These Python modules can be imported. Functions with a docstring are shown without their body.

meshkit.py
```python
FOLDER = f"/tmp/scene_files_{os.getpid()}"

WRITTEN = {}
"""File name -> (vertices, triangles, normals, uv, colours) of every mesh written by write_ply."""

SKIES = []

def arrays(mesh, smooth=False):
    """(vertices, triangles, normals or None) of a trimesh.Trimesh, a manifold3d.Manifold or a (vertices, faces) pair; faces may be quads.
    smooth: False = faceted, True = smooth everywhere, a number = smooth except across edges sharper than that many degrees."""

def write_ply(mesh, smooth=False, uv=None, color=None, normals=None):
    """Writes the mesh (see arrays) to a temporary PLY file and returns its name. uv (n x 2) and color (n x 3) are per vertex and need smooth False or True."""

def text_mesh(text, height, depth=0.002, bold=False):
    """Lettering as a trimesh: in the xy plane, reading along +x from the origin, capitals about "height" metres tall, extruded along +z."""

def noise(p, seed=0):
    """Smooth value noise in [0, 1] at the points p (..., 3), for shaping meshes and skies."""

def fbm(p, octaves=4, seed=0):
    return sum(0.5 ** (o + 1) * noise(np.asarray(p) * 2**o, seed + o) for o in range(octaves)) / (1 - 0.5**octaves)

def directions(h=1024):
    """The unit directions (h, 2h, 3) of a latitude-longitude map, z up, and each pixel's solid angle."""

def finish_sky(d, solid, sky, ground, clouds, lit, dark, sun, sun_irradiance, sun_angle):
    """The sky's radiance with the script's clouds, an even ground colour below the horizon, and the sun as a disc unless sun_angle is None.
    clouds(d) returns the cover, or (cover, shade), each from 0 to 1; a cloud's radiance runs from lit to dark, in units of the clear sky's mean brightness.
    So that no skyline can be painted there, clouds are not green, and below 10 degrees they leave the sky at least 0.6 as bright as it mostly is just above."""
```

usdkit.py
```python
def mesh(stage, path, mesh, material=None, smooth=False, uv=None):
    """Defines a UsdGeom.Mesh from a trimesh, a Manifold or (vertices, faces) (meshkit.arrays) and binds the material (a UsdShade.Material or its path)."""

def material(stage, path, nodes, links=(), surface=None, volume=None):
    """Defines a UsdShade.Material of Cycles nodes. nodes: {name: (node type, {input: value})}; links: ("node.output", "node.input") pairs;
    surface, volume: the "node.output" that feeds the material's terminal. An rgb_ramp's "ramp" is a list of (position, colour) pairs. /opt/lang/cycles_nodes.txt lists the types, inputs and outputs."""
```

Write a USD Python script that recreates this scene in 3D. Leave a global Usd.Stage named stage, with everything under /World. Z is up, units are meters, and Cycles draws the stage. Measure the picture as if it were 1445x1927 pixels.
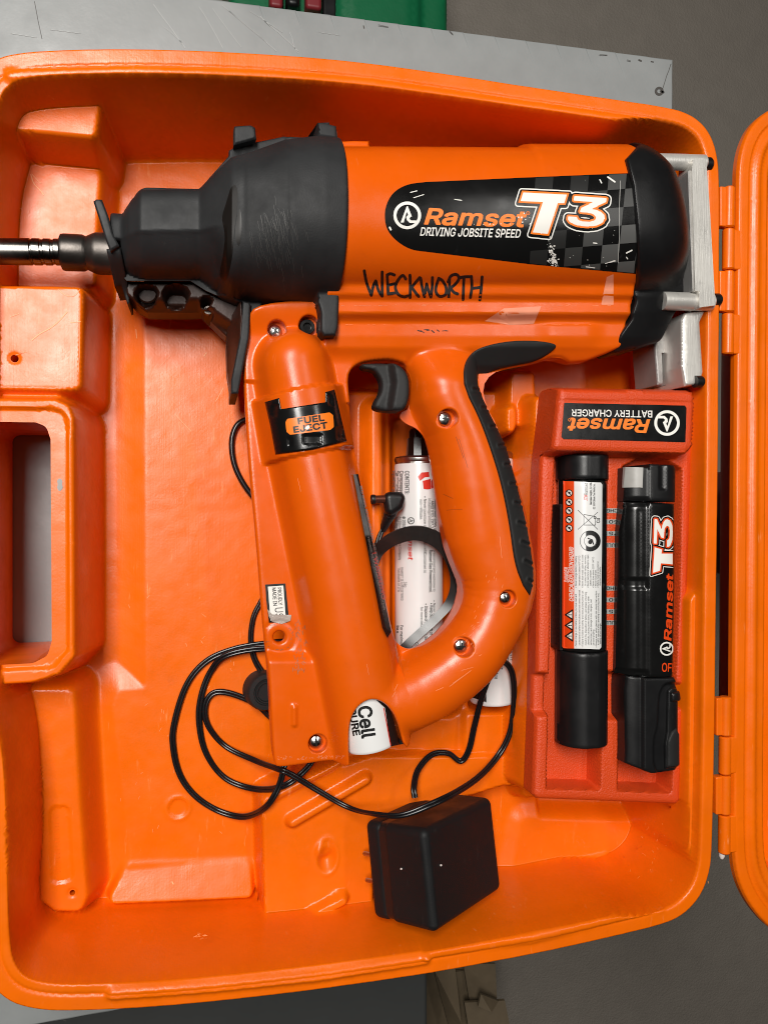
import math, random, numpy as np, trimesh, shapely, usdkit, meshkit, manifold3d
from shapely.geometry import Polygon, LineString, Point, MultiPolygon
from shapely import affinity
from shapely.ops import unary_union
from scipy.spatial import Delaunay
from pxr import Usd, UsdGeom, UsdLux, UsdShade, Gf, Vt, Sdf
random.seed(4); RNG = np.random.default_rng(4)
stage = Usd.Stage.CreateInMemory()
UsdGeom.SetStageUpAxis(stage, UsdGeom.Tokens.z); UsdGeom.SetStageMetersPerUnit(stage, 1.0)
UsdGeom.Xform.Define(stage, '/World'); UsdGeom.Scope.Define(stage, '/World/Looks')

# ---------------------------------------------------------------- camera
W, HH, F = 1445.0, 1927.0, 1447.0             # photograph size, focal length in its pixels
TILT, CZ = math.radians(13.06), 0.43          # leaning to the right, height over the table top
CR = np.array([math.cos(TILT), 0, math.sin(TILT)]); CU = np.array([0, 1.0, 0]); CF = np.array([math.sin(TILT), 0, -math.cos(TILT)])
CP = np.array([0, 0, CZ])
cam = UsdGeom.Camera.Define(stage, '/World/camera')
cam.CreateHorizontalApertureAttr(24.0); cam.CreateVerticalApertureAttr(24.0 * HH / W); cam.CreateFocalLengthAttr(24.0 * F / W)
cam.CreateClippingRangeAttr(Gf.Vec2f(0.01, 50)); cam.CreateExposureAttr(0.0)
cam.AddTransformOp().Set(Gf.Matrix4d(*CR, 0, *CU, 0, *(-CF), 0, *CP, 1))

# ---------------------------------------------------------------- lamps of the room
def rect_light(name, pos, target, w, h, power, color=(1, 1, 1)):
    l = UsdLux.RectLight.Define(stage, '/World/' + name)
    l.CreateWidthAttr(w); l.CreateHeightAttr(h); l.CreateNormalizeAttr(True); l.CreateIntensityAttr(power); l.CreateColorAttr(Gf.Vec3f(*color))
    z = np.array(pos, float) - np.array(target, float); z /= np.linalg.norm(z)
    x = np.cross([0, 1, 0.001], z); x /= np.linalg.norm(x); y = np.cross(z, x)
    l.AddTransformOp().Set(Gf.Matrix4d(*x, 0, *y, 0, *z, 0, *pos, 1))
    return l
rect_light('ceiling_lamp', (-0.34, 0.52, 1.5), (-.05, 0.05, 0), 0.32, 0.9, 10.2, (1, .97, .92))
rect_light('ceiling_lamp_001', (0.8, 0.45, 1.7), (0.1, 0, 0), 0.12, 0.8, 1.5, (1, .97, .92))

# ---------------------------------------------------------------- helpers
def U(p, z):
    """photograph pixel -> point of the plane at height z (metres)"""
    p = np.atleast_2d(np.asarray(p, float))
    d = CR * ((p[:, 0] - W / 2) / F)[:, None] + CU * (-(p[:, 1] - HH / 2) / F)[:, None] + CF
    t = (np.broadcast_to(z, len(p)) - CZ) / d[:, 2]
    return CP[:2] + d[:, :2] * t[:, None]
def V(xy, z):
    """point of the plane at height z -> photograph pixel"""
    q = np.column_stack([np.asarray(xy, float), np.broadcast_to(z, len(xy))]) - CP
    return np.column_stack([W / 2 + F * (q @ CR) / (q @ CF), HH / 2 - F * (q @ CU) / (q @ CF)])
def U3(p, z):
    xy = U(p, z); return np.column_stack([xy, np.broadcast_to(z, len(xy))])
def chaikin(p, n=2, closed=True):
    p = np.asarray(p, float)
    for _ in range(n):
        q = np.roll(p, -1, 0) if closed else p[1:]
        a = p if closed else p[:-1]
        m = np.empty((2 * len(q), p.shape[1])); m[0::2] = .75 * a + .25 * q; m[1::2] = .25 * a + .75 * q
        p = m if closed else np.vstack([p[:1], m, p[-1:]])
    return p
def spline(p, step):
    """Catmull-Rom through the points, resampled"""
    p = np.asarray(p, float); q = np.vstack([2 * p[0] - p[1], p, 2 * p[-1] - p[-2]]); out = []
    for i in range(1, len(q) - 2):
        n = max(2, int(np.linalg.norm(q[i + 1] - q[i]) / step)); t = np.arange(n)[:, None] / n
        a, b, c, d = q[i - 1], q[i], q[i + 1], q[i + 2]
        out.append(.5 * (2 * b + (c - a) * t + (2 * a - 5 * b + 4 * c - d) * t**2 + (3 * b - a - 3 * c + d) * t**3))
    return np.vstack(out + [p[-1:]])
def poly(px, z, smooth=0):
    p = U(px, z)
    if smooth: p = chaikin(p, smooth)
    return Polygon(p).buffer(0)
def sd(pg, xy):
    d = shapely.distance(pg.boundary, shapely.points(xy)); shapely.prepare(pg)
    return np.where(shapely.contains_xy(pg, xy[:, 0], xy[:, 1]), -d, d)
def rnd(d, r):
    k = r - np.clip(d, 0, r); return r - np.sqrt(np.maximum(r * r - k * k, 0))
def sstep(t):
    t = np.clip(t, 0, 1); return t * t * (3 - 2 * t)
def smax(a, b, k):
    h = np.clip(.5 + .5 * (a - b) / k, 0, 1); return b * (1 - h) + a * h + k * h * (1 - h)
def vnorm(v, f):
    n = np.zeros_like(v); c = np.cross(v[f[:, 1]] - v[f[:, 0]], v[f[:, 2]] - v[f[:, 0]])
    for k in range(3): np.add.at(n, f[:, k], c)
    return n / np.maximum(np.linalg.norm(n, axis=1, keepdims=True), 1e-20)
def join(*ms):
    V_, F_, N_, o = [], [], [], 0
    for v, f, n in ms: V_.append(v); F_.append(f + o); N_.append(n); o += len(v)
    return np.vstack(V_), np.vstack(F_), np.vstack(N_)
def tri(pg, L, rings=()):
    pts, inner = [], pg
    for g in getattr(pg, 'geoms', [pg]):
        for r in [g.exterior, *g.interiors]:
            pts.append(np.array(shapely.segmentize(r, L).coords)[:-1])
    last = 0
    for k in rings:
        g_ = pg.buffer(-k, join_style=2)
        for g in getattr(g_, 'geoms', [g_]):
            if g.is_empty: continue
            for r in [g.exterior, *g.interiors]: pts.append(np.array(shapely.segmentize(r, L).coords)[:-1])
        last = k
    inner = pg.buffer(-(last + .6 * L))
    if not inner.is_empty:
        x0, y0, x1, y1 = inner.bounds; h = L * .866
        ys = np.arange(y0, y1 + h, h); xs = np.arange(x0, x1 + L, L)
        gx, gy = np.meshgrid(xs, ys); gx = gx + (np.arange(len(ys)) % 2)[:, None] * L / 2
        g = np.column_stack([gx.ravel(), gy.ravel()]); shapely.prepare(inner)
        pts.append(g[shapely.contains_xy(inner, g[:, 0], g[:, 1])])
    p = np.unique(np.round(np.vstack(pts), 7), axis=0)
    f = Delaunay(p).simplices; c = p[f].mean(1)
    a = np.cross(p[f[:, 1]] - p[f[:, 0]], p[f[:, 2]] - p[f[:, 0]])
    g = pg.buffer(1e-7); shapely.prepare(g)
    keep = shapely.contains_xy(g, c[:, 0], c[:, 1]) & (np.abs(a) > 1e-13)
    f = f[keep]; f[a[keep] < 0] = f[a[keep] < 0][:, ::-1]
    return p, f
def relief(pg, Hf, zlow, L=.0012, rings=(), bottom=True, grad=None, mirror=None, grad_at=None):
    """a solid over the outline pg whose top is the height function Hf and whose sides drop to zlow"""
    p, f = tri(pg, L, rings)
    if mirror is not None: H0 = Hf; Hf = lambda q: np.maximum(H0(q), mirror + .0004)
    z = Hf(p); v = np.column_stack([p, z])
    if grad:
        e = grad; gx = (Hf(p + [e, 0]) - Hf(p - [e, 0])) / (2 * e); gy = (Hf(p + [0, e]) - Hf(p - [0, e])) / (2 * e)
        n = np.column_stack([-gx, -gy, np.ones(len(p))]); n /= np.linalg.norm(n, axis=1, keepdims=True)
        m_ = vnorm(v, f); w_ = np.exp(-(shapely.distance(grad_at, shapely.points(p)) / .0012)**2)[:, None] if grad_at is not None else 0; n = n * w_ + m_ * (1 - w_)
    else: n = vnorm(v, f)
    ms = [(v, f, n)]
    for g in getattr(pg, 'geoms', [pg]):
        for r in [g.exterior, *g.interiors]:
            q = np.array(shapely.segmentize(r, L).coords)[:-1]
            if (r is g.exterior) != r.is_ccw: q = q[::-1]
            m = len(q); zt = Hf(q); i = np.arange(m); j = (i + 1) % m
            vv = np.vstack([np.column_stack([q, zt]), np.column_stack([q, np.minimum(np.full(m, zlow) if mirror is None else 2 * mirror - zt, zt - 1e-5)])])
            ff = np.vstack([np.column_stack([i, i + m, j + m]), np.column_stack([i, j + m, j])])
            ms.append((vv, ff, vnorm(vv, ff)))
    if mirror is not None:
        w = v.copy(); w[:, 2] = 2 * mirror - z; ms.append((w, f[:, ::-1], n * [1, 1, -1]))
    elif bottom:
        c, g = tri(pg, max(L * 3, .004)); ms.append((np.column_stack([c, np.full(len(c), zlow)]), g[:, ::-1], np.tile([0, 0, -1.0], (len(c), 1))))
    return join(*ms)
def TM(m, smooth=35):
    v, f, n = meshkit.arrays(m, smooth)
    if n is None: v, f = v[f].reshape(-1, 3), np.arange(3 * len(f)).reshape(-1, 3); n = vnorm(v, f)
    return v, f, n
def sweep(path, sec, closed_ends=True, up=(0, 0, 1.0), scale=None):
    """sweep a closed section (k,2: sideways, up) along path (n,3)"""
    path = np.asarray(path, float); n, k = len(path), len(sec); t = np.gradient(path, axis=0); t /= np.linalg.norm(t, axis=1, keepdims=True)
    s = np.cross(t, up); s /= np.maximum(np.linalg.norm(s, axis=1, keepdims=True), 1e-9); u = np.cross(s, t)
    sc = np.ones(n) if scale is None else np.asarray(scale)
    v = (path[:, None] + sc[:, None, None] * (s[:, None] * sec[None, :, :1] + u[:, None] * sec[None, :, 1:])).reshape(-1, 3)
    i, j = np.meshgrid(np.arange(n - 1), np.arange(k), indexing='ij'); a = (i * k + j).ravel(); b = (i * k + (j + 1) % k).ravel()
    f = np.vstack([np.column_stack([a, b, b + k]), np.column_stack([a, b + k, a + k])])
    if closed_ends:
        v = np.vstack([v, path[:1], path[-1:]]); c0, c1 = n * k, n * k + 1; j = np.arange(k); jn = (j + 1) % k
        f = np.vstack([f, np.column_stack([jn, j, np.full(k, c0)]), np.column_stack([(n - 1) * k + j, (n - 1) * k + jn, np.full(k, c1)])])
    m = trimesh.Trimesh(v, f, process=False); 
    if m.volume < 0: m.invert()
    return TM(m, 50)
def circ(r, k=12, ph=0): a = np.arange(k) * 2 * math.pi / k + ph; return np.column_stack([r * np.cos(a), r * np.sin(a)])
def lathe(profile, p0, p1, seg=40):
    """revolve (radius, along) around the line p0 -> p1"""
    pr = np.asarray(profile, float); p0, p1 = np.asarray(p0, float), np.asarray(p1, float)
    z = (p1 - p0) / np.linalg.norm(p1 - p0); x = np.cross(z, [0.3, 0.2, 1.0]); x /= np.linalg.norm(x); y = np.cross(z, x)
    a = np.arange(seg) * 2 * math.pi / seg
    v = (p0 + z * pr[:, 1][:, None, None] + pr[:, 0][:, None, None] * (np.cos(a)[None, :, None] * x + np.sin(a)[None, :, None] * y)).reshape(-1, 3)
    n = len(pr); i, j = np.meshgrid(np.arange(n - 1), np.arange(seg), indexing='ij'); q = (i * seg + j).ravel(); b = (i * seg + (j + 1) % seg).ravel()
    f = np.vstack([np.column_stack([q, b, b + seg]), np.column_stack([q, b + seg, q + seg])])
    m = trimesh.Trimesh(v, f, process=False); m.merge_vertices(); m.update_faces(m.nondegenerate_faces())
    if m.volume < 0: m.invert()
    return TM(m, 35)
def hull(points, r, seg=16):
    return TM(manifold3d.Manifold.batch_hull([manifold3d.Manifold.sphere(r, seg).translate(list(map(float, p))) for p in points]), 28)
def rbox(x0, y0, z0, x1, y1, z1, r=.001):
    return hull([(x, y, z) for x in (x0 + r, x1 - r) for y in (y0 + r, y1 - r) for z in (z0 + r, z1 - r)], r)

# ---- scene tree
used = {}
def name_at(parent, name):
    k = (parent, name); used[k] = used.get(k, -1) + 1
    return f'{parent}/{name}' + (f'_{used[k]:03d}' if used[k] else '')
def tag(prim, label=None, cat=None, group=None, kind=None):
    for k, v in (('label', label), ('category', cat), ('group', group), ('kind', kind)):
        if v: prim.SetCustomDataByKey(k, v)
    return prim
def put(parent, name, m, mat, label=None, cat=None, group=None, kind=None):
    """one Mesh prim under parent; returns its path"""
    v, f, n = m; path = name_at(parent, name); g = UsdGeom.Mesh.Define(stage, path)
    g.CreatePointsAttr(Vt.Vec3fArray.FromNumpy(np.asarray(v, np.float32))); g.CreateFaceVertexCountsAttr(Vt.IntArray.FromNumpy(np.full(len(f), 3, np.int32)))
    g.CreateFaceVertexIndicesAttr(Vt.IntArray.FromNumpy(np.asarray(f, np.int32).ravel())); g.CreateSubdivisionSchemeAttr('none')
    g.CreateNormalsAttr(Vt.Vec3fArray.FromNumpy(np.asarray(n, np.float32))); g.SetNormalsInterpolation('vertex')
    UsdShade.MaterialBindingAPI.Apply(g.GetPrim()).Bind(UsdShade.Material.Get(stage, '/World/Looks/' + mat))
    tag(g.GetPrim(), label, cat, group, kind); return path
def thing(name, label, cat, group=None, kind=None):
    path = name_at('/World', name); tag(UsdGeom.Xform.Define(stage, path).GetPrim(), label, cat, group, kind); return path

# ---- flat print: polygons in photograph pixels laid on a surface z = Hf(x, y)
def hit(px, Hf, z0=.06):
    px = np.asarray(px, float); z = np.full(len(px), z0)
    for k in range(9): z = .3 * z + .7 * Hf(U(px, z))
    return np.column_stack([U(px, z), z])
def decal(pgs, Hf, off=.00015, size=10, z0=.06):
    ms = []
    for pg in (pgs if isinstance(pgs, (list, tuple)) else [pgs]):
        for g in getattr(pg, 'geoms', [pg]):
            if g.is_empty or g.geom_type != 'Polygon' or g.area < .05: continue
            v, f = trimesh.creation.triangulate_polygon(g, engine='earcut')
            v = np.column_stack([v, np.zeros(len(v))]); v, f = trimesh.remesh.subdivide_to_size(v, f, size, max_iter=12)
            m = trimesh.Trimesh(v, f); v, f = np.array(m.vertices), np.array(m.faces)
            w = hit(v[:, :2], Hf, z0); w[:, 2] += off
            a = np.cross(w[f[:, 1]] - w[f[:, 0]], w[f[:, 2]] - w[f[:, 0]])[:, 2]; f[a < 0] = f[a < 0][:, ::-1]
            ms.append((w, f, vnorm(w, f)))
    return join(*ms)
_tc = {}
def glyphs(text, bold=False):
    if (text, bold) not in _tc:
        m = meshkit.text_mesh(text, 1.0, .01, bold); t = m.triangles[m.face_normals[:, 2] > .5][:, :, :2]
        _tc[text, bold] = unary_union([Polygon(x).buffer(1e-4) for x in t])
    return _tc[text, bold]
def text(s, x, y, h, ang=0, bold=False, xs=1.0, skew=0.0, width=None, anchor='l'):
    """lettering as a polygon in pixels: baseline start (x, y), capital height h, ang clockwise on screen; width forces the length"""
    g = glyphs(s, bold); b = g.bounds
    if width: xs = width / h / (b[2] - b[0])
    g = affinity.affine_transform(g, [h * xs, h * skew, 0, h, -b[0] * h * xs, 0])
    if anchor == 'm': g = affinity.translate(g, -(g.bounds[0] + g.bounds[2]) / 2, 0)
    c, s_ = math.cos(math.radians(ang)), math.sin(math.radians(ang))
    return affinity.affine_transform(g, [c, s_, s_, -c, x, y])
def stroke(pts, w): return LineString(pts).buffer(w / 2, quad_segs=5)
def ring(x, y, r0, r1): return Point(x, y).buffer(r1, 20).difference(Point(x, y).buffer(r0, 20))
def emblem(x, y, r, ang=0):
    """white ring with the angular peak-and-tail letter inside"""
    k = r / 27.0; leg = Polygon([(-13, 14), (-1, -18), (1, -18), (9, 2), (4, 4), (-1, -7), (-7, 14)])
    tail = Polygon([(-2, 3), (3, -2), (8, 0), (4, 7), (8, 10), (18, 10), (16, 15), (5, 15), (-1, 9)])
    g = unary_union([leg, tail, ring(0, 0, 21, 27)])
    return affinity.translate(affinity.rotate(affinity.scale(g, k, k, origin=(0, 0)), ang, origin=(0, 0)), x, y)
# ---------------------------------------------------------------- materials
def plastic(name, color, rough=.4, bump=.0, bscale=900, spec=.5, mott=0.0, scuff=0.0, scuff_col=(.9, .5, .3), vert=0.0, metallic=0.0, aniso_scale=None, rvar=.0, dirt=0.0, coat=0):
    n = {'g': ('geometry', {}), 'p': ('principled_bsdf', {'base_color': color, 'roughness': rough, 'specular_ior_level': spec, 'metallic': metallic, 'coat_weight': coat, 'coat_roughness': .15})}
    l = []; col = None
    def noise(k, scale, detail=4, vec=None, rough_=.6):
        if vec:
            n[k + 'm'] = ('mapping', {'scale': vec}); l.append(('g.position', k + 'm.vector')); l.append((k + 'm.vector', k + '.vector'))
        else: l.append(('g.position', k + '.vector'))
        n[k] = ('noise_texture', {'scale': scale, 'detail': detail, 'roughness': rough_})
    if mott:
        noise('mn', 28, 5); n['mr'] = ('rgb_ramp', {'ramp': [(.3, tuple(c * (1 - mott) for c in color)), (.7, tuple(min(1, c * (1 + mott)) for c in color))]}); l.append(('mn.fac', 'mr.fac')); col = 'mr.color'
    def over(k, fac_src, c2):
        nonlocal col
        n[k] = ('mix', {'mix_type': 'mix', 'color1': color, 'color2': c2, 'fac': 0.0}); l.append((fac_src, k + '.fac'))
        if col: l.append((col, k + '.color1'))
        col = k + '.color'
    if scuff:
        # fine short scratches and rubbed patches
        noise('s1', 1, 6, (420, 60, 200)); noise('s2', 40, 4)
        n['sr'] = ('rgb_ramp', {'ramp': [(.62, (0, 0, 0)), (.74, (1, 1, 1))]}); l.append(('s1.fac', 'sr.fac'))
        n['sq'] = ('rgb_ramp', {'ramp': [(.52, (0, 0, 0)), (.68, (1, 1, 1))]}); l.append(('s2.fac', 'sq.fac'))
        n['sm'] = ('math', {'math_type': 'multiply'}); l += [('sr.color', 'sm.value1'), ('sq.color', 'sm.value2')]
        n['sk'] = ('math', {'math_type': 'multiply', 'value2': scuff}); l.append(('sm.value', 'sk.value1'))
        over('so', 'sk.value', scuff_col)
    if dirt:
        noise('d1', 95, 6, None, .7); n['dr'] = ('rgb_ramp', {'ramp': [(.60, (0, 0, 0)), (.78, (dirt,) * 3)]}); l.append(('d1.fac', 'dr.fac'))
        over('do', 'dr.color', tuple(c * .25 for c in color))
    if col: l.append((col, 'p.base_color'))
    if rvar:
        noise('rn', 60, 5); n['rm'] = ('map_range', {'from_min': .3, 'from_max': .7, 'to_min': rough - rvar, 'to_max': rough + rvar}); l += [('rn.fac', 'rm.value'), ('rm.result', 'p.roughness')]
    if bump or vert:
        src = None
        if bump: noise('b1', bscale, 2, aniso_scale); src = 'b1.fac'
        if vert:
            noise('b2', 1, 2, (2600, 16, 16)); noise('b3', 16, 2)
            n['vm'] = ('math', {'math_type': 'multiply', 'value2': vert}); l.append(('b2.fac', 'vm.value1')); 
            if src:
                n['va'] = ('math', {'math_type': 'add'}); l += [('vm.value', 'va.value1'), (src, 'va.value2')]; src = 'va.value'
            else: src = 'vm.value'
        n['bp'] = ('bump', {'strength': 1.0, 'distance': bump or .00003}); l += [(src, 'bp.height'), ('bp.normal', 'p.normal')]
    return usdkit.material(stage, '/World/Looks/' + name, n, l, surface='p.BSDF')
ORANGE = (.82, .138, .001)
plastic('case_orange', ORANGE, .34, spec=.42, bump=.00005, bscale=800, mott=.07, scuff=.8, dirt=.12, scuff_col=(.95, .35, .12), vert=.5, rvar=.09)
plastic('scratch_pale', (.95, .42, .18), .5)
plastic('gun_orange', (.70, .098, .002), .28, spec=.42, bump=.00003, bscale=1500, mott=.05, scuff=.35, scuff_col=(.85, .25, .1), rvar=.08, dirt=.15)
plastic('charger_red', (.64, .060, .008), .42, bump=.00040, bscale=1300, mott=.04, rvar=.06)
plastic('nose_black', (.015, .0155, .0165), .6, spec=.35, bump=.00005, bscale=1200, mott=.5, scuff=.5, scuff_col=(.10, .095, .085), rvar=.1)
plastic('black_plastic', (.007, .007, .0075), .38, spec=.4, bump=.00003, bscale=1500, scuff=.3, scuff_col=(.08, .08, .08), rvar=.08)
plastic('black_gloss', (.006, .006, .006), .22, rvar=.06)
plastic('rubber', (.013, .013, .013), .6, spec=.35, bump=.00005, bscale=2500, mott=.2)
plastic('adapter_black', (.009, .009, .0095), .5, spec=.22, bump=.00008, bscale=1400, scuff=.5, scuff_col=(.07, .065, .06), rvar=.1)
plastic('cord_black', (.007, .007, .008), .27, bump=.00003, bscale=300)
plastic('oily_brown', (.030, .011, .007), .45, spec=.3, mott=.5, bump=.0001, bscale=300)
plastic('oil_stain', (.006, .004, .003), .42, spec=.3, mott=.4)
plastic('sticker_black', (.006, .006, .006), .22, spec=.3, bump=.00012, bscale=60, scuff=.5, scuff_col=(.06, .06, .06), rvar=.06)
for i, c in enumerate((.018, .035, .06, .085)): plastic(f'checker_grey_{"abcd"[i]}', (c, c, c * .97), .35)
plastic('white_print', (.82, .80, .75), .35, mott=.05)
plastic('orange_print', (.90, .20, .012), .35)
plastic('red_print', (.62, .03, .015), .35)
plastic('black_print', (.008, .008, .008), .4)
plastic('grey_print', (.25, .25, .24), .4)
plastic('marker_ink', (.012, .006, .006), .45, mott=.3)
plastic('worn_patch', (.80, .28, .16), .45, mott=.15, bump=.00006, bscale=500)
plastic('can_white', (.74, .74, .73), .28, mott=.04, bump=.00004, bscale=90, scuff=.25, scuff_col=(.35, .35, .35))
plastic('aluminium', (.66, .64, .60), .42, metallic=.55, bump=.00008, bscale=1, aniso_scale=(1600, 90, 600), rvar=.1, mott=.12, dirt=.5)
plastic('aluminium_dull', (.34, .33, .32), .5, metallic=.6, bump=.00008, bscale=1, aniso_scale=(1600, 60, 900), rvar=.1, mott=.15)
plastic('tin', (.42, .40, .37), .3, metallic=1.0, mott=.2)
plastic('chrome', (.20, .19, .18), .27, metallic=1.0, bump=.00002, bscale=120, rvar=.08, mott=.2)
plastic('dark_steel', (.085, .075, .068), .36, metallic=.85, bump=.0001, bscale=260, mott=.4, rvar=.1)
plastic('screw_steel', (.66, .65, .63), .2, metallic=1.0)
plastic('pin_white', (.7, .62, .58), .4)
plastic('table_grey', (.25, .262, .262), .42, bump=.00005, bscale=260, mott=.07, rvar=.08, scuff=.25, scuff_col=(.5, .5, .5))
plastic('table_scratch', (.38, .39, .385), .45)
plastic('table_dent', (.06, .055, .05), .6)
plastic('floor_taupe', (.245, .217, .186), .6, bump=.0011, bscale=330, mott=.05)
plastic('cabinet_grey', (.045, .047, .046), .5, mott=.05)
plastic('cardboard', (.13, .095, .055), .8, bump=.0006, bscale=60, mott=.15)
plastic('green_plastic', (.006, .13, .05), .38, bump=.0002, bscale=200, mott=.08)
plastic('dull_red', (.22, .018, .025), .45)
plastic('strap_black', (.020, .018, .017), .26, spec=.6, rvar=.08)
plastic('clear_tape', (.42, .36, .32), .25, bump=.0006, bscale=400, mott=.4)
plastic('orange_red', (.74, .06, .006), .38)
plastic('copper_brown', (.16, .05, .03), .3, metallic=.7)
plastic('mark_grey', (.36, .35, .33), .4, mott=.2)
plastic('scuff_soft', (.86, .21, .04), .45)
plastic('wear_dark', (.20, .035, .006), .5, mott=.3)
plastic('wear_pale', (.80, .24, .10), .5, mott=.2)
plastic('wear_grey', (.34, .12, .06), .5, mott=.3)
# ---------------------------------------------------------------- floor, table, things behind and below
FL = -.75
def sheet(x0, y0, x1, y1, z):
    v = np.array([(x0, y0, z), (x1, y0, z), (x1, y1, z), (x0, y1, z)], float); return v, np.array([(0, 1, 2), (0, 2, 3)]), np.tile([0, 0, 1.0], (4, 1))
put('/World', 'floor', sheet(-4, -4, 5, 4, FL), 'floor_taupe', label='taupe orange-peel textured floor far below the table', cat='floor', kind='structure')
b0, b1 = U([(510, 10), (1267, 110)], 0); f0, f1 = U([(97, 1926), (237, 1901)], 0); r0, r1 = U([(1267, 110), (1267, 190)], 0)
back = lambda x: b0 + (b1 - b0) * (x - b0[0]) / (b1 - b0)[0]
front = lambda x: f0 + (f1 - f0) * (x - f0[0]) / (f1 - f0)[0]
TXR = b1[0]
tp = Polygon([back(-.9), back(TXR), front(TXR), front(-.9)])
table = thing('work_table', 'grey painted steel table under the orange tool case', 'table')
Htab = lambda xy: -rnd(-sd(tp, xy), .0015)
put(table, 'table_top', relief(tp, Htab, -.022, .02, (.0004, .0015)), 'table_grey')
for q in ((-.86, 0), (TXR - .03, 0)):
    for e in (back, front):
        c = e(q[0]); s = -1 if e is back else 1
        put(table, 'leg', rbox(c[0] - .018, c[1] + s * .03 - .018, FL, c[0] + .018, c[1] + s * .03 + .018, -.0225, .002), 'table_grey')
flat0 = lambda xy: np.zeros(len(xy))
scr = []
for a, b, w in (((290, 8), (350, 90), 1.1), ((375, 12), (420, 90), 1.0), ((400, 15), (455, 88), .9), ((418, 10), (520, 95), 1.0), ((432, 20), (500, 78), .8), ((310, 50), (345, 82), .8), ((490, 30), (560, 95), 1.0),
                ((470, 20), (530, 60), .7), ((20, 62), (70, 70), 1.0), ((545, 60), (560, 100), .8), ((95, 55), (150, 62), .8), ((600, 60), (640, 66), .6)):
    m = [(a[0] + (b[0] - a[0]) * t + random.uniform(-1.5, 1.5), a[1] + (b[1] - a[1]) * t) for t in (0, .25, .5, .75, 1)]; scr.append(stroke(m, w))
put(table, 'scratches', decal(scr, flat0, .0002, 40, 0), 'table_scratch', kind='stuff')
dents = [stroke([(65, 2), (72, 40), (79, 72)], 1.0), stroke([(684, 48), (685, 52)], 2.2), stroke([(1202, 112), (1206, 114)], 3), stroke([(1262, 120), (1258, 132), (1254, 142), (1247, 165)], 1.2), stroke([(1225, 115), (1229, 116)], 2), stroke([(845, 56), (852, 64)], 1.2),
         stroke([(712, 46), (730, 50)], 1.2), stroke([(1128, 102), (1142, 103)], 1.1), stroke([(1180, 112), (1186, 114)], 1.2), stroke([(120, 1920), (124, 1922)], 1.5), ring(1240, 171, 4.2, 8).buffer(.4), stroke([(1243, 171), (1248, 173)], 4)]
put(table, 'dents', decal(dents, flat0, .0002, 40, 0), 'table_dent', kind='stuff')

# dark cabinet under the front edge of the table
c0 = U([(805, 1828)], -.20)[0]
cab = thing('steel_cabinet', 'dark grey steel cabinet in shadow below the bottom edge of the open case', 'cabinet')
put(cab, 'body', rbox(c0[0] - .75, c0[1] - .5, FL, c0[0], c0[1] + .10, -.20, .004), 'cabinet_grey')
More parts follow.
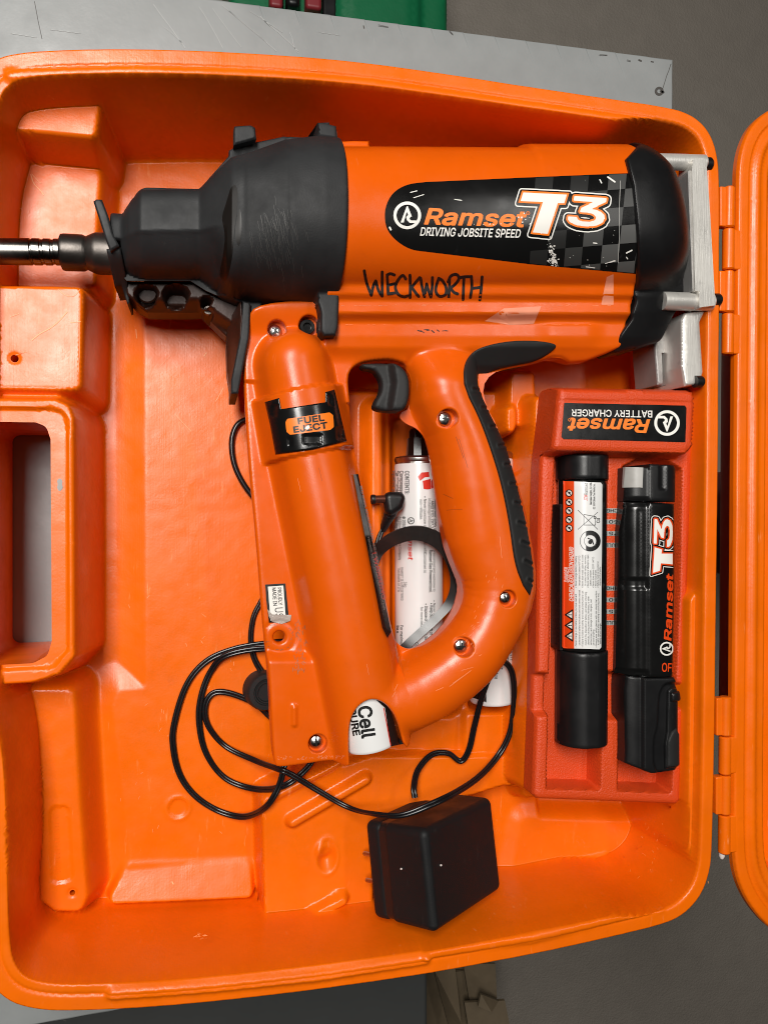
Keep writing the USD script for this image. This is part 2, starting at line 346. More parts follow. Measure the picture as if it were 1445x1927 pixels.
# cardboard carton beside it
q = U([(838, 1835), (925, 1830), (948, 1927)], -.5)
box = thing('cardboard_box', 'brown cardboard box with torn flaps on the floor beside the dark cabinet', 'cardboard box')
x0, x1, y1 = q[0][0], q[1][0] + .005, q[0][1] + .08
put(box, 'carton', relief(Polygon([(x0 - .05, y1 - .55), (x1, y1 - .55), (x1, y1), (x0 - .05, y1)]), lambda p: np.full(len(p), -.53), FL, .05), 'cardboard')
def flap(pts, zs, t=.004):
    p = np.array([(*U([a], z)[0], z) for a, z in zip(pts, zs)]); m = trimesh.convex.convex_hull(np.vstack([p, p - [0, 0, t]])); return TM(m, False)
for pts, zs in ((((815, 1822), (856, 1818), (868, 1927), (848, 1945)), (-.5, -.505, -.48, -.5)), (((872, 1815), (932, 1815), (935, 1880), (884, 1888)), (-.515, -.5, -.495, -.51)),
                (((874, 1888), (950, 1884), (962, 1945), (884, 1950)), (-.49, -.485, -.47, -.48)), (((855, 1830), (876, 1828), (890, 1905), (862, 1890)), (-.52, -.523, -.525, -.522)), (((905, 1872), (938, 1885), (925, 1906), (900, 1895)), (-.47, -.475, -.46, -.465))):
    put(box, 'flap', flap(pts, zs), 'cardboard')
# green case standing on the floor behind the table
g = thing('green_case', 'green plastic case with dark red latches behind the table edge', 'plastic case')
gz = -.42; a, b = U([(430, 40), (846, 40)], gz); gy = a[1] - .06
GT = Polygon([(a[0], gy), (b[0], gy), (b[0], gy + .32), (a[0], gy + .32)])
pn = [Polygon([U([(px0, 0)], gz)[0] * [1, 0] + [0, gy - .05], U([(px1, 0)], gz)[0] * [1, 0] + [0, gy - .05], U([(px1, 0)], gz)[0] * [1, 0] + [0, U([(0, 44)], gz)[0][1]], U([(px0, 0)], gz)[0] * [1, 0] + [0, U([(0, 44)], gz)[0][1]]]).buffer(-.008).buffer(.008) for px0, px1 in ((638, 782),)]
pn = [affinity.translate(p, 0, .09) if False else Polygon([(p.bounds[0], U([(0, 44)], gz)[0][1]), (p.bounds[2], U([(0, 44)], gz)[0][1]), (p.bounds[2], gy + .3), (p.bounds[0], gy + .3)]).buffer(-.012).buffer(.012) for p in pn]
def Hg(xy):
    z = np.full(len(xy), gz) - rnd(-sd(GT, xy), .012)
    for p in pn:
        d = sd(p, xy); z += .012 * sstep(1 - d / .006) - .004 * np.exp(-(np.abs(d + .004) / .004)**2)
    return z
put(g, 'lid', relief(GT, Hg, FL, .006, (.001, .003, .007)), 'green_plastic')
gl = U([(505, 6), (530, 6), (572, 9), (602, 12)], gz)
for k in (0, 2):
    put(g, 'latch', rbox(gl[k][0], gl[k][1] - .012, gz - .004, gl[k + 1][0], gl[k][1] + .08, gz + .016, .004), 'dull_red')
gm = U([(536, 8), (560, 8)], gz); put(g, 'handle', rbox(gm[0][0], gm[0][1] - .012, gz - .004, gm[1][0], gm[0][1] + .09, gz + .02, .005), 'black_plastic')
gs = U([(606, 0), (632, 0)], gz); put(g, 'seam_strip', rbox(gs[0][0], gy + .0, gz - .006, gs[1][0], gy + .29, gz + .005, .003), 'black_plastic', label='dark groove strip across the green lid')
# red thing in the gap below the hinge
rr = U([(1376, 880), (1420, 1090)], -.3)
red = thing('red_box', 'dark red plastic box on the floor seen through the hinge gap', 'box')
put(red, 'body', hull([(x, y, z) for x in (rr[0][0] + .012, rr[0][0] + .2) for y in (rr[1][1] + .03, rr[0][1] - .03) for z in (FL + .012, -.312)] + [(rr[0][0] + .025, y, -.312) for y in (rr[1][1] + .012, rr[0][1] - .012)], .012), 'dull_red')
put(red, 'lid_strip', rbox(rr[0][0] + .03, rr[1][1] + .03, -.302, rr[0][0] + .17, rr[0][1] - .03, -.293, .003), 'dull_red')

# ---------------------------------------------------------------- the orange case
ZR, ZF = .080, .012
outer_px = [(-95, 300), (-60, 170), (-44, 135), (-18, 110), (20, 96), (100, 89), (250, 87), (400, 92), (550, 100), (700, 115), (850, 136), (1000, 160), (1150, 182), (1245, 196), (1298, 209), (1334, 238), (1352, 282), (1357, 340), (1356, 650), (1352, 1000),
            (1347, 1400), (1343, 1600), (1338, 1645), (1322, 1688), (1292, 1722), (1255, 1742), (1150, 1768), (1000, 1801), (850, 1829), (700, 1853), (550, 1873), (400, 1890), (250, 1903), (120, 1908), (60, 1904), (10, 1888), (-25, 1850), (-42, 1790), (-46, 1500), (-60, 1380), (-95, 1300), (-99, 1000), (-99, 700), (-97, 520)]
OUT = poly(outer_px, ZR, 2)
hole_px = [(-36, 795), (70, 796), (90, 804), (98, 828), (100, 1205), (92, 1232), (65, 1246), (-36, 1251)]
HOLE = poly(hole_px, .058).buffer(-.004).buffer(.004)
TRAY = OUT.difference(HOLE)
for c_, r_ in ((U([(27, 674)], .06)[0], .0017), (U([(134, 1687)], .037)[0], .0013)): TRAY = TRAY.difference(Point(*c_).buffer(r_, 8))
TRAY = TRAY.difference(LineString(U([(11, 1541), (13.5, 1552), (10, 1565)], .06)).buffer(.0007))
feats = []   # (outline, level, draft, only_up, round)
LEDGE_Y = U([(300, 1632)], .018)[0][1]
def feat(px, z, draft, up=True, smooth=1, zz=None): feats.append((poly(px, zz or z).buffer(-.0025).buffer(.005).buffer(-.0025) if not isinstance(px, Polygon) else px, z, draft, up))
def rib(p0, p1, z, r, dr):
    a, b = U([p0, p1], z); feats.append((LineString([a, b]).buffer(r * .35), z, dr, True))
# main floor panel, its slope, the ledge
feat([(272, 560), (500, 560), (500, 1625), (248, 1628), (212, 1330), (222, 1300), (275, 1296)], .0168, -.0150)
feat([(240, 1634), (470, 1626), (474, 1684), (202, 1698)], lambda xy: .0175 + np.clip((LEDGE_Y - xy[:, 1]) * .30, 0, .006), .0035, zz=.020)
# right hand pocket area with ribs
feat([(494, 1505), (560, 1470), (700, 1425), (1000, 1425), (1000, 1500), (990, 1700), (690, 1760), (500, 1765)], .0340, .0040)
feat([(700, 1540), (930, 1470), (1010, 1480), (1000, 1720), (820, 1780), (700, 1760)], .0185, .003, False)
feat([(650, 740), (1010, 740), (1000, 1420), (640, 1440)], .028, .005)
feat([(740, 790), (838, 790), (838, 1322), (740, 1322)], .0145, .006, False)
feat([(880, 820), (978, 820), (978, 1335), (882, 1335)], .0145, .006, False)
rib((708, 770), (708, 1290), .036, .005, .006); rib((988, 775), (988, 1290), .036, .004, .003); rib((862, 800), (862, 1300), .036, .004, .006)
feat([(700, 1440), (770, 1432), (790, 1490), (720, 1500)], .027, .004); feat([(880, 1345), (960, 1345), (965, 1425), (880, 1425)], .0315, .004); feat([(990, 1390), (1010, 1390), (1010, 1500), (985, 1500)], .033, .005)
rib((552, 1551), (690, 1470), .0390, .0045, .0025); rib((560, 1744), (646, 1698), .0390, .0045, .0025); rib((520, 1500), (640, 1436), .0365, .002, .003)
feat([(962, 700), (1005, 700), (1005, 800), (962, 800)], .04, .005); rib((962, 775), (962, 805), .045, .006, .004)
# charger bay
feat([(1008, 748), (1300, 748), (1300, 1490), (988, 1488)], .0550, .0035)
feat([(985, 1545), (1195, 1552), (1228, 1590), (1190, 1672), (960, 1705)], .0215, .011)
feat([(1300, 1130), (1330, 1085), (1352, 1070), (1352, 1660), (1310, 1690), (1296, 1600)], .0735, .004)
# bosses at the left
feat([(-60, 236), (5, 228), (30, 205), (60, 191), (187, 188), (178, 256), (10, 240)], .060, .008)
feat([(28, 303), (188, 322), (180, 452), (178, 540), (-60, 540), (-60, 330)], .036, .007)
feat([(-60, 538), (155, 541), (151, 733), (-60, 728)], .060, .007)
feat([(-60, 752), (105, 754), (128, 764), (136, 786), (138, 1236), (110, 1268), (60, 1283), (-60, 1290)], .063, .008)
feat([(-60, 770), (100, 771), (119, 778), (126, 796), (127, 1222), (100, 1254), (-60, 1262)], .0612, .0008, False)
feat([(52, 1300), (136, 1300), (147, 1500), (160, 1688), (150, 1712), (105, 1712), (76, 1690)], .034, .010)
feat([(96, 1520), (128, 1518), (136, 1655), (99, 1661)], .0331, .001, False)
top_bead = LineString(U([(20, 140), (250, 134), (500, 142), (700, 158), (950, 194), (1228, 232)], ZR)); bot_bead = LineString(U([(212, 1872), (400, 1858), (600, 1838), (800, 1806)], ZR)); bot_bead2 = LineString(U([(800, 1790), (1000, 1760), (1240, 1702)], ZR - .003))
holes_small = [(U([(27, 674)], .06)[0], .0018), (U([(134, 1687)], .037)[0], .0016)]
slit = LineString(U([(11, 1540), (14, 1552), (10, 1566)], .06))
dim = U([(335, 1521)], .0165)[0]; oval = U([(615, 1612)], .034)[0]; ovb = U([(611, 1602)], .034)[0]
def Hcase(xy):
    pts = shapely.points(xy); D = shapely.distance(OUT.boundary, pts); z = np.full(len(xy), ZF)
    for pg, lv, dr, up in feats:
        s = sstep(1 - sd(pg, xy) / dr) if dr > 0 else np.clip(1 + sd(pg, xy) / dr, 0, 1); lv = lv(xy) if callable(lv) else lv; m = z * (1 - s) + lv * s
        z = np.maximum(z, m) if up else np.where(s > 0, m, z)
    # rim: outer roll, flat flange, bead, inner roll, wall
    rg = sstep((xy[:, 0] - .195) / .03); w0 = .0115 - .0042 * rg; bg = sstep((-.15 - xy[:, 1]) / .03); ang = np.clip((D - w0) / (.0085 - .004 * np.maximum(rg, bg)), 0, 1); wall = ZF + (ZR - .0008 - ZF) * (1 - sstep(ang)**.9)
    wall = np.where(D < w0, ZR - .0008, wall)
    z = smax(z, wall, .003)
    rim = ZR - rnd(D, .0022); z = np.where(D < .0115, np.minimum(z, rim), z)
    z -= .0007 * np.exp(-((D - .0072) / .0006)**2) * (D < .012)
    for bd, hgt in ((top_bead, .0016), (bot_bead, .0022), (bot_bead2, .0018)):
        z += hgt * np.exp(-(shapely.distance(bd, pts) / .0026)**4)
    for c, r in holes_small: z -= .0006 * np.exp(-((np.hypot(*(xy - c).T) - r * 1.0) / .0008)**2)
    r = np.hypot(*(xy - dim).T); z += .0007 * np.exp(-((r - .0057) / .0009)**2) - .0006 * (1 - sstep((r - .0045) / .001))
    q = (xy - oval) / [.0052, .0088]; r = np.hypot(*q.T); z += -.0035 * sstep(1.15 - r) * 1.2 + .0008 * np.exp(-((r - 1.05) / .15)**2)
    z += .0030 * np.exp(-(np.hypot(*(xy - ovb).T) / .0042)**4)
    z += .0005 * (meshkit.fbm(np.column_stack([xy * 30, z * 0]), 2) - .5) + .00012 * (meshkit.noise(np.column_stack([xy * 220, z * 0])) - .5)
    return z
case = thing('tool_case', 'open orange blow-moulded case holding the nail gun and charger', 'tool case')
tray = put(case, 'tray', relief(TRAY, Hcase, .0005, .00125, (.0005, .001, .0016, .0024, .0035, .0046, .0056, .0064, .0070, .0076, .0083, .0092, .0101, .0110, .0117, .0124, .0131, .0138, .0145, .0152, .0159, .0166, .0174, .0182, .0190, .02, .021), bottom=False), 'case_orange')
emb = [stroke([(101 + k * .25, y), (110 + k * .25, y - 1 + (k % 3 == 1) * 2)], 1.2) for k, y in enumerate((1539, 1549, 1556, 1562, 1570, 1578, 1585, 1598, 1607, 1615, 1622, 1636, 1641))]
put(tray, 'moulded_marks', decal(emb, Hcase, .0003, 30, .036), 'case_orange', kind='stuff')
cs = []
def scratch(pts, w): cs.append(stroke(spline(pts, 4), w))
scratch([(58, 328), (64, 345), (76, 358), (82, 366)], 1.6); scratch([(60, 327), (72, 340), (78, 345)], 1.0); scratch([(22, 388), (40, 392)], .9)
scratch([(60, 640), (75, 628), (95, 617), (112, 603), (126, 587)], 1.8); scratch([(110, 545), (125, 556), (140, 556), (150, 545)], 1.0); scratch([(133, 607), (152, 605)], 1.4); scratch([(30, 668), (50, 662)], 1.0); scratch([(20, 596), (36, 590)], 1.0); scratch([(150, 560), (150, 640), (148, 700)], .8)
scratch([(420, 730), (412, 745), (406, 755)], 1.0); scratch([(330, 780), (360, 812)], .7); scratch([(256, 620), (257, 636)], 1.2); scratch([(300, 690), (322, 668)], .6); scratch([(384, 670), (388, 664)], 1.6); scratch([(324, 1660), (326, 1664)], 2)
for _ in range(46):                                     # rubbed rim, scuffed seam and corner
    y = random.uniform(260, 1680); x = 1352 - (y - 330) * .008 - 7 - abs(random.gauss(2, 4)); cs.append(stroke([(x, y), (x + random.uniform(-1.5, 1.5), y + random.uniform(1, 5))], random.uniform(.6, 2.0)))
cs2 = []
for _ in range(60):
    x, y = random.gauss(489, 4), random.uniform(1465, 1690); cs2.append(stroke([(x, y), (x + random.gauss(0, 2), y + random.uniform(4, 16))], random.uniform(.4, 1.0)))
for _ in range(34):
    x, y = random.gauss(1225, 26), random.gauss(1600, 40); cs2.append(stroke([(x, y), (x + random.gauss(0, 1.5), y + random.uniform(1, 4))], random.uniform(.4, 1.0)))
for _ in range(14):
    x, y = random.gauss(378, 6), random.gauss(1762, 3); cs2.append(stroke([(x, y), (x + random.uniform(2, 7), y + random.gauss(0, 1))], random.uniform(.6, 1.4)))
for _ in range(30):
    x, y = random.uniform(215, 470), random.uniform(1060, 1600); cs.append(stroke([(x, y), (x + random.gauss(0, 3), y + random.uniform(2, 7))], random.uniform(.35, .7)))
for _ in range(22):
    x = random.uniform(60, 640); cs.append(stroke([(x, 119 + max(0, x - 250) * .04), (x + random.uniform(3, 14), 119 + max(0, x - 245) * .04)], random.uniform(.4, .9)))
put(tray, 'grey_mark', decal(Polygon(chaikin([(107, 905), (112, 899), (118, 904), (117, 912), (119, 918), (112, 926), (107, 918), (109, 911)], 1)), Hcase, .0002, 8, .06), 'grey_print')
put(tray, 'scuffs', decal(cs2, Hcase, .00015, 20, .03), 'scuff_soft', kind='stuff')
put(tray, 'scratches', decal(cs, Hcase, .0002, 20, .05), 'scratch_pale', kind='stuff')

# lid, lying open to the right
ZL = .078
lid_px = [(1389, 340), (1391, 300), (1400, 262), (1418, 228), (1450, 202), (1500, 184), (1620, 170), (1760, 165), (1760, 1815), (1640, 1812), (1520, 1792), (1450, 1752), (1412, 1708), (1390, 1662), (1381, 1612), (1380, 1500), (1384, 1000)]
LID = poly(lid_px, ZL, 2)
def Hlid(xy):
    D = -sd(LID, xy); z = ZL - rnd(D, .0022) - .0008 * sstep((D - .0062) / .0008) + .0016 * np.exp(-((D - .0115) / .0022)**4)
    z -= .05 * sstep((D - .0185) / .010)
    return z + .0003 * (meshkit.fbm(np.column_stack([xy * 40, z * 0]), 2) - .5)
put(case, 'lid', relief(LID, Hlid, ZL - .005, .0014, (.0005, .001, .0016, .0024, .004, .0056, .0062, .0067, .0074, .0085, .0095, .0105, .0115, .0125, .0135, .0145, .0160, .0175, .0185, .0195, .0205, .0215, .0225, .0235, .0245, .0255, .0265, .0275, .0285, .03), bottom=False), 'case_orange', label='open lid at the right of the hinge line')
# hinge knuckles
for k, (ya, yb, side) in enumerate(((352, 429, 0), (431, 508, 1), (510, 588, 0), (590, 667, 1), (1311, 1384, 0), (1386, 1457, 1), (1459, 1532, 0), (1534, 1606, 1))):
    xa = 1371 - (ya - 350) * .007; zz = ZR - .0035
    p0, p1 = U3([(xa, ya), (xa - .4, yb)], zz); L_ = abs(p1[1] - p0[1])
    m = lathe([(0, 0), (.0024, 0), (.0031, .0007), (.0031, L_ - .0007), (.0024, L_), (0, L_)], p0, p1, 24)
    w = .0085 if side else .0060
    xx = (p0[0], p0[0] + w) if side else (p0[0] - w, p0[0])
    web = rbox(xx[0], p1[1] + .0003, zz - .0035, xx[1], p0[1] - .0003, zz + .0014, .0008)
    put(case, 'hinge_knuckle', join(m, web), 'case_orange')
p0, p1 = U3([(1358, 1600), (1358, 1617)], ZR - .004)
put(case, 'hinge_pin', lathe([(0, 0), (.0016, 0), (.0016, .003), (.0008, .0046), (0, .0046)], p0, p1, 16), 'pin_white', label='pale tip of the hinge pin')
# ---------------------------------------------------------------- the nail gun, lying in the case (heights measured from its middle plane ZM)
ZM = .066
gun = thing('nail_gun', 'orange and black gas nail gun lying across the open orange case', 'nail gun')
def seglen(px, line):
    """distance to a pixel polyline and the value interpolated along it"""
    pts = np.array([p[:2] for p in line], float); val = np.array([p[2] for p in line], float); best = np.full(len(px), 1e9); bv = np.full(len(px), val[0])
    for i in range(len(pts) - 1):
        a, b = pts[i], pts[i + 1]; t = np.clip(((px - a) @ (b - a)) / ((b - a) @ (b - a)), 0, 1); d = np.hypot(*(px - a - t[:, None] * (b - a)).T)
        k = d < best; best = np.where(k, d, best); bv = np.where(k, val[i] * (1 - t) + val[i + 1] * t, bv)
    return best, bv
HANDLE = [(828, 650, 64), (830, 700, 61), (834, 745, 60), (858, 800, 58), (880, 860, 66), (900, 940, 74), (914, 1010, 78), (932, 1080, 70), (930, 1130, 66), (905, 1190, 62), (868, 1240, 64), (815, 1282, 66), (760, 1312, 66), (690, 1330, 66)]
HANDLE = list(map(tuple, spline(np.array(HANDLE, float), 34)))
TUBE = [(550, 690, 64), (580, 850, 66), (640, 1120, 70), (692, 1370, 72), (715, 1480, 73)]
SCREWS = [(841, 787, 14), (955, 1127, 12.5), (871, 1218, 14), (596, 1400, 13.5), (519, 620, 13), (579, 613, 15)]
def superell(a, p, a0=.93):
    """rounded profile whose skirt runs on at a finite slope past a0"""
    a = np.abs(a); f = lambda t: (1 - t**p)**(1 / p); s = (f(a0) - f(a0 - .01)) / .01
    return np.where(a < a0, f(np.minimum(a, a0)), f(a0) + s * (a - a0))
def Hgun(xy, holes=True):
    px = V(xy, ZM); x, y = px.T; lo = ZM - .012
    a = (y - 432) / (138.0 + 7 * sstep((x - 962) / 10) * (y < 432))
    motor = np.maximum(ZM + .0365 * superell(a, 2.25), lo)
    # flat field of the sticker and the faint step under it
    motor = lo + (motor - lo) * sstep((x - 585) / 16)
    tail = np.clip((x - 1150) / 60, 0, 1)
    low = ZM + np.interp(y, [540, 573, 578, 583, 603, 611, 616, 640, 660, 690, 705], np.array([20, 17.5, 15.2, 14.6, 14.8, 11.0, 9.8, 9.6, 8.2, 2.0, -3]) * 1e-3) 
    low = np.where((y > 500) & (y < 712), lo + (low - lo) * sstep((x - 590) / 16), lo)
    hump = 0.0011 * sstep((x - 985) / 40) * sstep((1125 - x) / 40) * sstep((y - 610) / 14) * sstep((668 - y) / 26)
    low = low + hump
    d, hw = seglen(px, HANDLE); hd = np.maximum(ZM + .0185 * superell(d / hw, 2.1) * (.30 + .70 * sstep((y - 635) / 100)), lo)
    d, hw = seglen(px, TUBE); tz = .020 + .0004 * sstep((735 - y) / 20)
    tb = np.maximum(ZM + .0035 + .0165 * superell(d / hw, 2.05, .9), lo)
    # collar under the eject label
    u = (y - 738) + (x - 560) * .19; col = sstep((u + 4) / 8) * sstep((130 - u) / 8)
    tb = np.maximum(tb, np.maximum(ZM + .0035 + .0178 * superell(d / (hw + 8), 2.2, .9), lo) * col + lo * (1 - col))
    # fin plate left of the tube with its raised foot block, and the saddle at the tube head
    fin = np.where((x < 700) & (y > 560), ZM + .0020 + .0040 * sstep((y - 1222) / 22) , lo)
    fin = np.where((y < 720) & (x > 440) & (x < 690), np.maximum(fin, ZM + .0035 + .005 * sstep((640 - y) / 60)), fin)
    web = np.where((x > 590) & (x < 760) & (y > 600) & (y < 760), ZM + .004, lo)
    z = smax(smax(motor, low, .0012), smax(hd, smax(tb, smax(fin, web, .001), .0022), .0035), .0022)
    if holes:
        for (cx, cy, cz), r in SCW:
            pass
        q = np.hypot(x - 525, y - 1198); z = z - .0006 * np.exp(-((q - 30) / 4)**2)
        bmp = sstep((6 - np.abs(x - 551)) / 3) * sstep((22 - np.abs(y - 1341)) / 4); z = z + .0012 * bmp
    return z
SCW = []
SCW = [(hit([(sx, sy)], lambda xy: Hgun(xy, False), ZM + .015)[0], r * .00024) for sx, sy, r in SCREWS]
body_out = [(600, 290), (625, 277), (760, 280), (985, 284), (1000, 277), (1010, 275), (1140, 274), (1150, 300), (1155, 420), (1158, 520), (1160, 580), (1160, 622), (1158, 650), (1150, 662), (1078, 688), (1040, 672), (1005, 684), (960, 692), (925, 702), (908, 728), (916, 765), (936, 800), (951, 850), (971, 920), (987, 985), (998, 1050),
            (1001, 1092), (996, 1118), (985, 1152), (960, 1200), (928, 1258), (884, 1300), (830, 1340), (770, 1368), (760, 1388), (752, 1392)]
notch_ = [(752, 1392), (748, 1362), (739, 1340), (722, 1322), (702, 1315), (684, 1320), (668, 1336), (657, 1362), (650, 1392), (648, 1424)]
NAD = np.array([387, 963.5])
notch = [tuple(NAD + (np.array(p) - NAD) / (1 + .050 * sstep((1425 - p[1]) / 80))) for p in notch_]
rest = [(640, 1428), (615, 1425), (570, 1432), (522, 1438), (514, 1432), (510, 1390), (504, 1260), (495, 1195), (481, 1010), (467, 870), (457, 700), (458, 650), (466, 600), (478, 584), (520, 575), (600, 570)]
inner = [(655, 745), (652, 712), (660, 694), (676, 684), (700, 680), (735, 678), (770, 690), (772, 770), (756, 774), (752, 786), (764, 797), (786, 806), (802, 826), (812, 870), (821, 940), (834, 1010), (851, 1062), (866, 1095), (868, 1120), (858, 1150), (836, 1182), (806, 1208), (780, 1221), (764, 1222), (748, 1212), (738, 1194), (722, 1120), (690, 960), (662, 830)]
full_px = Polygon(np.vstack([chaikin(body_out, 1, False), chaikin(notch, 2, False)[1:], chaikin(rest, 1, False)])).buffer(0).difference(Polygon(chaikin(inner, 2))).difference(Point(525, 1198).buffer(11))
def wpoly(pg_px, z):
    """polygon in pixels -> polygon of the plane z"""
    out = [Polygon(U(np.array(shapely.segmentize(g.exterior, 6).coords), z), [U(np.array(shapely.segmentize(r, 6).coords), z) for r in g.interiors]) for g in getattr(pg_px, 'geoms', [pg_px]) if g.geom_type == 'Polygon' and g.area > 30]
    return unary_union(out).buffer(0)
RING = (.0004, .0009, .0018)
def gun_part(pg_px, name, Hf=Hgun, mat='gun_orange', zlow=ZM - .012, parent=None, z=ZM, L=.0012, edge=.0016, label=None, world=None, mirror=None):
    W_ = world if world is not None else wpoly(pg_px, z); B = W_.boundary
    def H2(xy): return Hf(xy) - rnd(shapely.distance(B, shapely.points(xy)), edge)
    return put(parent or gun, name, relief(W_, H2, zlow, L, RING, mirror=mirror), mat, label)
# split the moulding where one part of it passes into the next
cut_tube = Polygon([(440, 560), (600, 560), (640, 690), (662, 830), (690, 960), (738, 1194), (752, 1290), (764, 1400), (700, 1480), (480, 1480)])
cut_handle = Polygon([(738, 1194), (752, 1290), (764, 1400), (800, 1440), (1050, 1300), (1050, 690), (1078, 700), (1040, 672), (960, 668), (880, 668), (770, 680), (760, 900)])
edge_full = wpoly(full_px, ZM).boundary
WELLS = unary_union([Point(c[0] + .0005, c[1]).buffer(r + .0012, 12) for c, r in SCW]); edge_wells = WELLS.boundary
cuts_w = unary_union([wpoly(cut_tube, ZM).boundary, wpoly(cut_handle, ZM).boundary])
def Hbody(xy): p_ = shapely.points(xy); return Hgun(xy) - rnd(shapely.distance(edge_full, p_), .0016) - rnd(shapely.distance(edge_wells, p_), .0005)
def moulding(pg, name, label=None): 
    W_ = wpoly(pg, ZM); m = relief(W_.difference(WELLS), Hbody, ZM - .022, .0010, (.0003, .0007, .0013), grad=.0005, mirror=ZM - .001, grad_at=cuts_w)
    for c, r in SCW:
        if W_.contains(Point(c[0], c[1])): m = join(m, lathe([(0, -.002), (r + .0016, -.002), (r + .0016, 0), (0, 0)], [c[0] + .0005, c[1], c[2] - .0042], [c[0] + .0005, c[1], c[2]], 24))
    return put(gun, name, m, 'gun_orange', label)
motor_p = moulding(full_px.difference(cut_tube).difference(cut_handle), 'motor_housing')
tube_p = moulding(full_px.intersection(cut_tube).difference(cut_handle), 'fuel_tube')
handle_p = moulding(full_px.intersection(cut_handle), 'handle')

# black shroud over the nose
KX = [200, 235, 250, 272, 375, 432, 470, 530, 590, 660]
def Hnose(xy):
    px = V(xy, ZM); x, y = px.T
    yc = np.interp(x, KX, [457, 462, 456, 452, 452, 443, 438, 431, 428, 431]); R = np.interp(x, KX, [48, 50, 62, 72, 72, 120, 131, 147, 151, 148])
    h = np.interp(x, KX, [.012, .014, .019, .0235, .0245, .0335, .0365, .0395, .0402, .0396]); p = np.interp(x, KX, [3.5, 3.5, 3.5, 4.2, 4.2, 3.0, 2.4, 2.25, 2.25, 2.25])
    a = (y - yc) / R; z = ZM + h * (1 - np.clip(np.abs(a), 0, .999)**p)**(1 / p)
    box = sstep((425 - x) / 30); k = np.clip((y - 470) / 60, 0, 1); z = z - box * (.0105 * k + .0007 * sstep((y - 468) / 3))
    tab = np.where(x > 588, ZM + .0172, ZM - .002); z = np.maximum(z, tab)
    z = z - .00035 * np.exp(-((x - 530 - (y - 420)**2 * .0004) / 2.5)**2) - .00025 * np.exp(-((x - 452) / 4)**2)
    q = np.hypot((x - 592) / 1.0, (y - 410) / 160); return z
nose_px = Polygon(np.vstack([[(430, 300), (430, 290), (446, 279), (532, 259), (600, 262), (622, 268)], [(625, 300), (627, 360), (628, 430), (628, 500), (627, 580), (625, 630), (621, 645), (600, 646), (594, 638), (594, 606), (590, 590), (580, 579)],
                              [(560, 575), (470, 573), (445, 570), (420, 560), (388, 546), (358, 527), (238, 527), (234, 522), (232, 470), (214, 466), (212, 412), (216, 406), (234, 406)], chaikin([(240, 396), (252, 376), (262, 364), (278, 361)], 2, False), [(376, 364)]]))
nose_p = gun_part(nose_px, 'nose_shroud', Hnose, 'nose_black', edge=.0013, mirror=ZM - .001, L=.0010)
for px in ([(438, 262), (440, 255), (470, 253), (478, 258), (480, 278), (438, 290)], [(597, 264), (598, 248), (614, 247), (616, 266)]):
    gun_part(Polygon(px), 'sight_lug', lambda xy: np.full(len(xy), ZM + .010), 'nose_black', edge=.001, zlow=ZM + .005)
stain = unary_union([Polygon(chaikin([(436, 345), (448, 350), (446, 400), (440, 440), (438, 480), (428, 525), (418, 528), (412, 515), (420, 480), (424, 440), (416, 410), (426, 380)], 2)), Polygon(chaikin([(452, 380), (456, 430), (450, 470), (440, 440)], 2))])
put(nose_p, 'oil_stain', decal(stain, Hnose, .0001, 6, ZM + .02), 'oil_stain')
# gauge marks rubbed on the shroud
rub = []
for k in range(110):
    x, y = 520 + random.gauss(0, 24), 440 + random.gauss(0, 26); rub.append(stroke([(x, y), (x + random.uniform(2, 6), y + random.uniform(10, 30))], random.uniform(.25, .5)))
plastic('rub_grey', (.055, .052, .048), .5)
put(nose_p, 'rub_marks', decal(rub, Hnose, .00012, 8, ZM + .03), 'rub_grey', kind='stuff')
# bracket with holes under the nose
brk = Polygon([(232, 520), (360, 522), (395, 538), (452, 566), (455, 576), (428, 618), (378, 570), (356, 571), (272, 570), (252, 560), (236, 545)])
def Hbrk(xy):
    px = V(xy, ZM - .002); x, y = px.T; z = np.full(len(xy), ZM - .006) - .010 * sstep((y - 555 - np.clip(x - 372, 0, 80) * .7) / 18)
    for cx, cy, rx, ry in ((274, 548, 20, 16), (330, 549, 23, 17), (388, 562, 10, 7), (392, 582, 10, 7)):
        z -= .012 * sstep((1.12 - np.hypot((x - cx) / rx, (y - cy) / ry)) / .2)
    return z
gun_part(brk, 'nose_bracket', Hbrk, 'oily_brown', edge=.001, zlow=ZM - .030, L=.0009)
p0, p1 = U3([(276, 545), (276, 562)], ZM - .012); put(gun, 'nose_pin', lathe([(0, 0), (.0043, 0), (.0048, .0006), (.0048, .0042), (.004, .005), (0, .005)], p0 - [0, 0, .006], p0 + [0, -.002, .004], 24), 'oily_brown')
p0 = U3([(392, 582)], ZM - .012)[0]; put(gun, 'nose_pin', lathe([(0, 0), (.002, 0), (.002, .003), (0, .003)], p0 - [0, 0, .004], p0 + [0, 0, .004], 16), 'dark_steel')
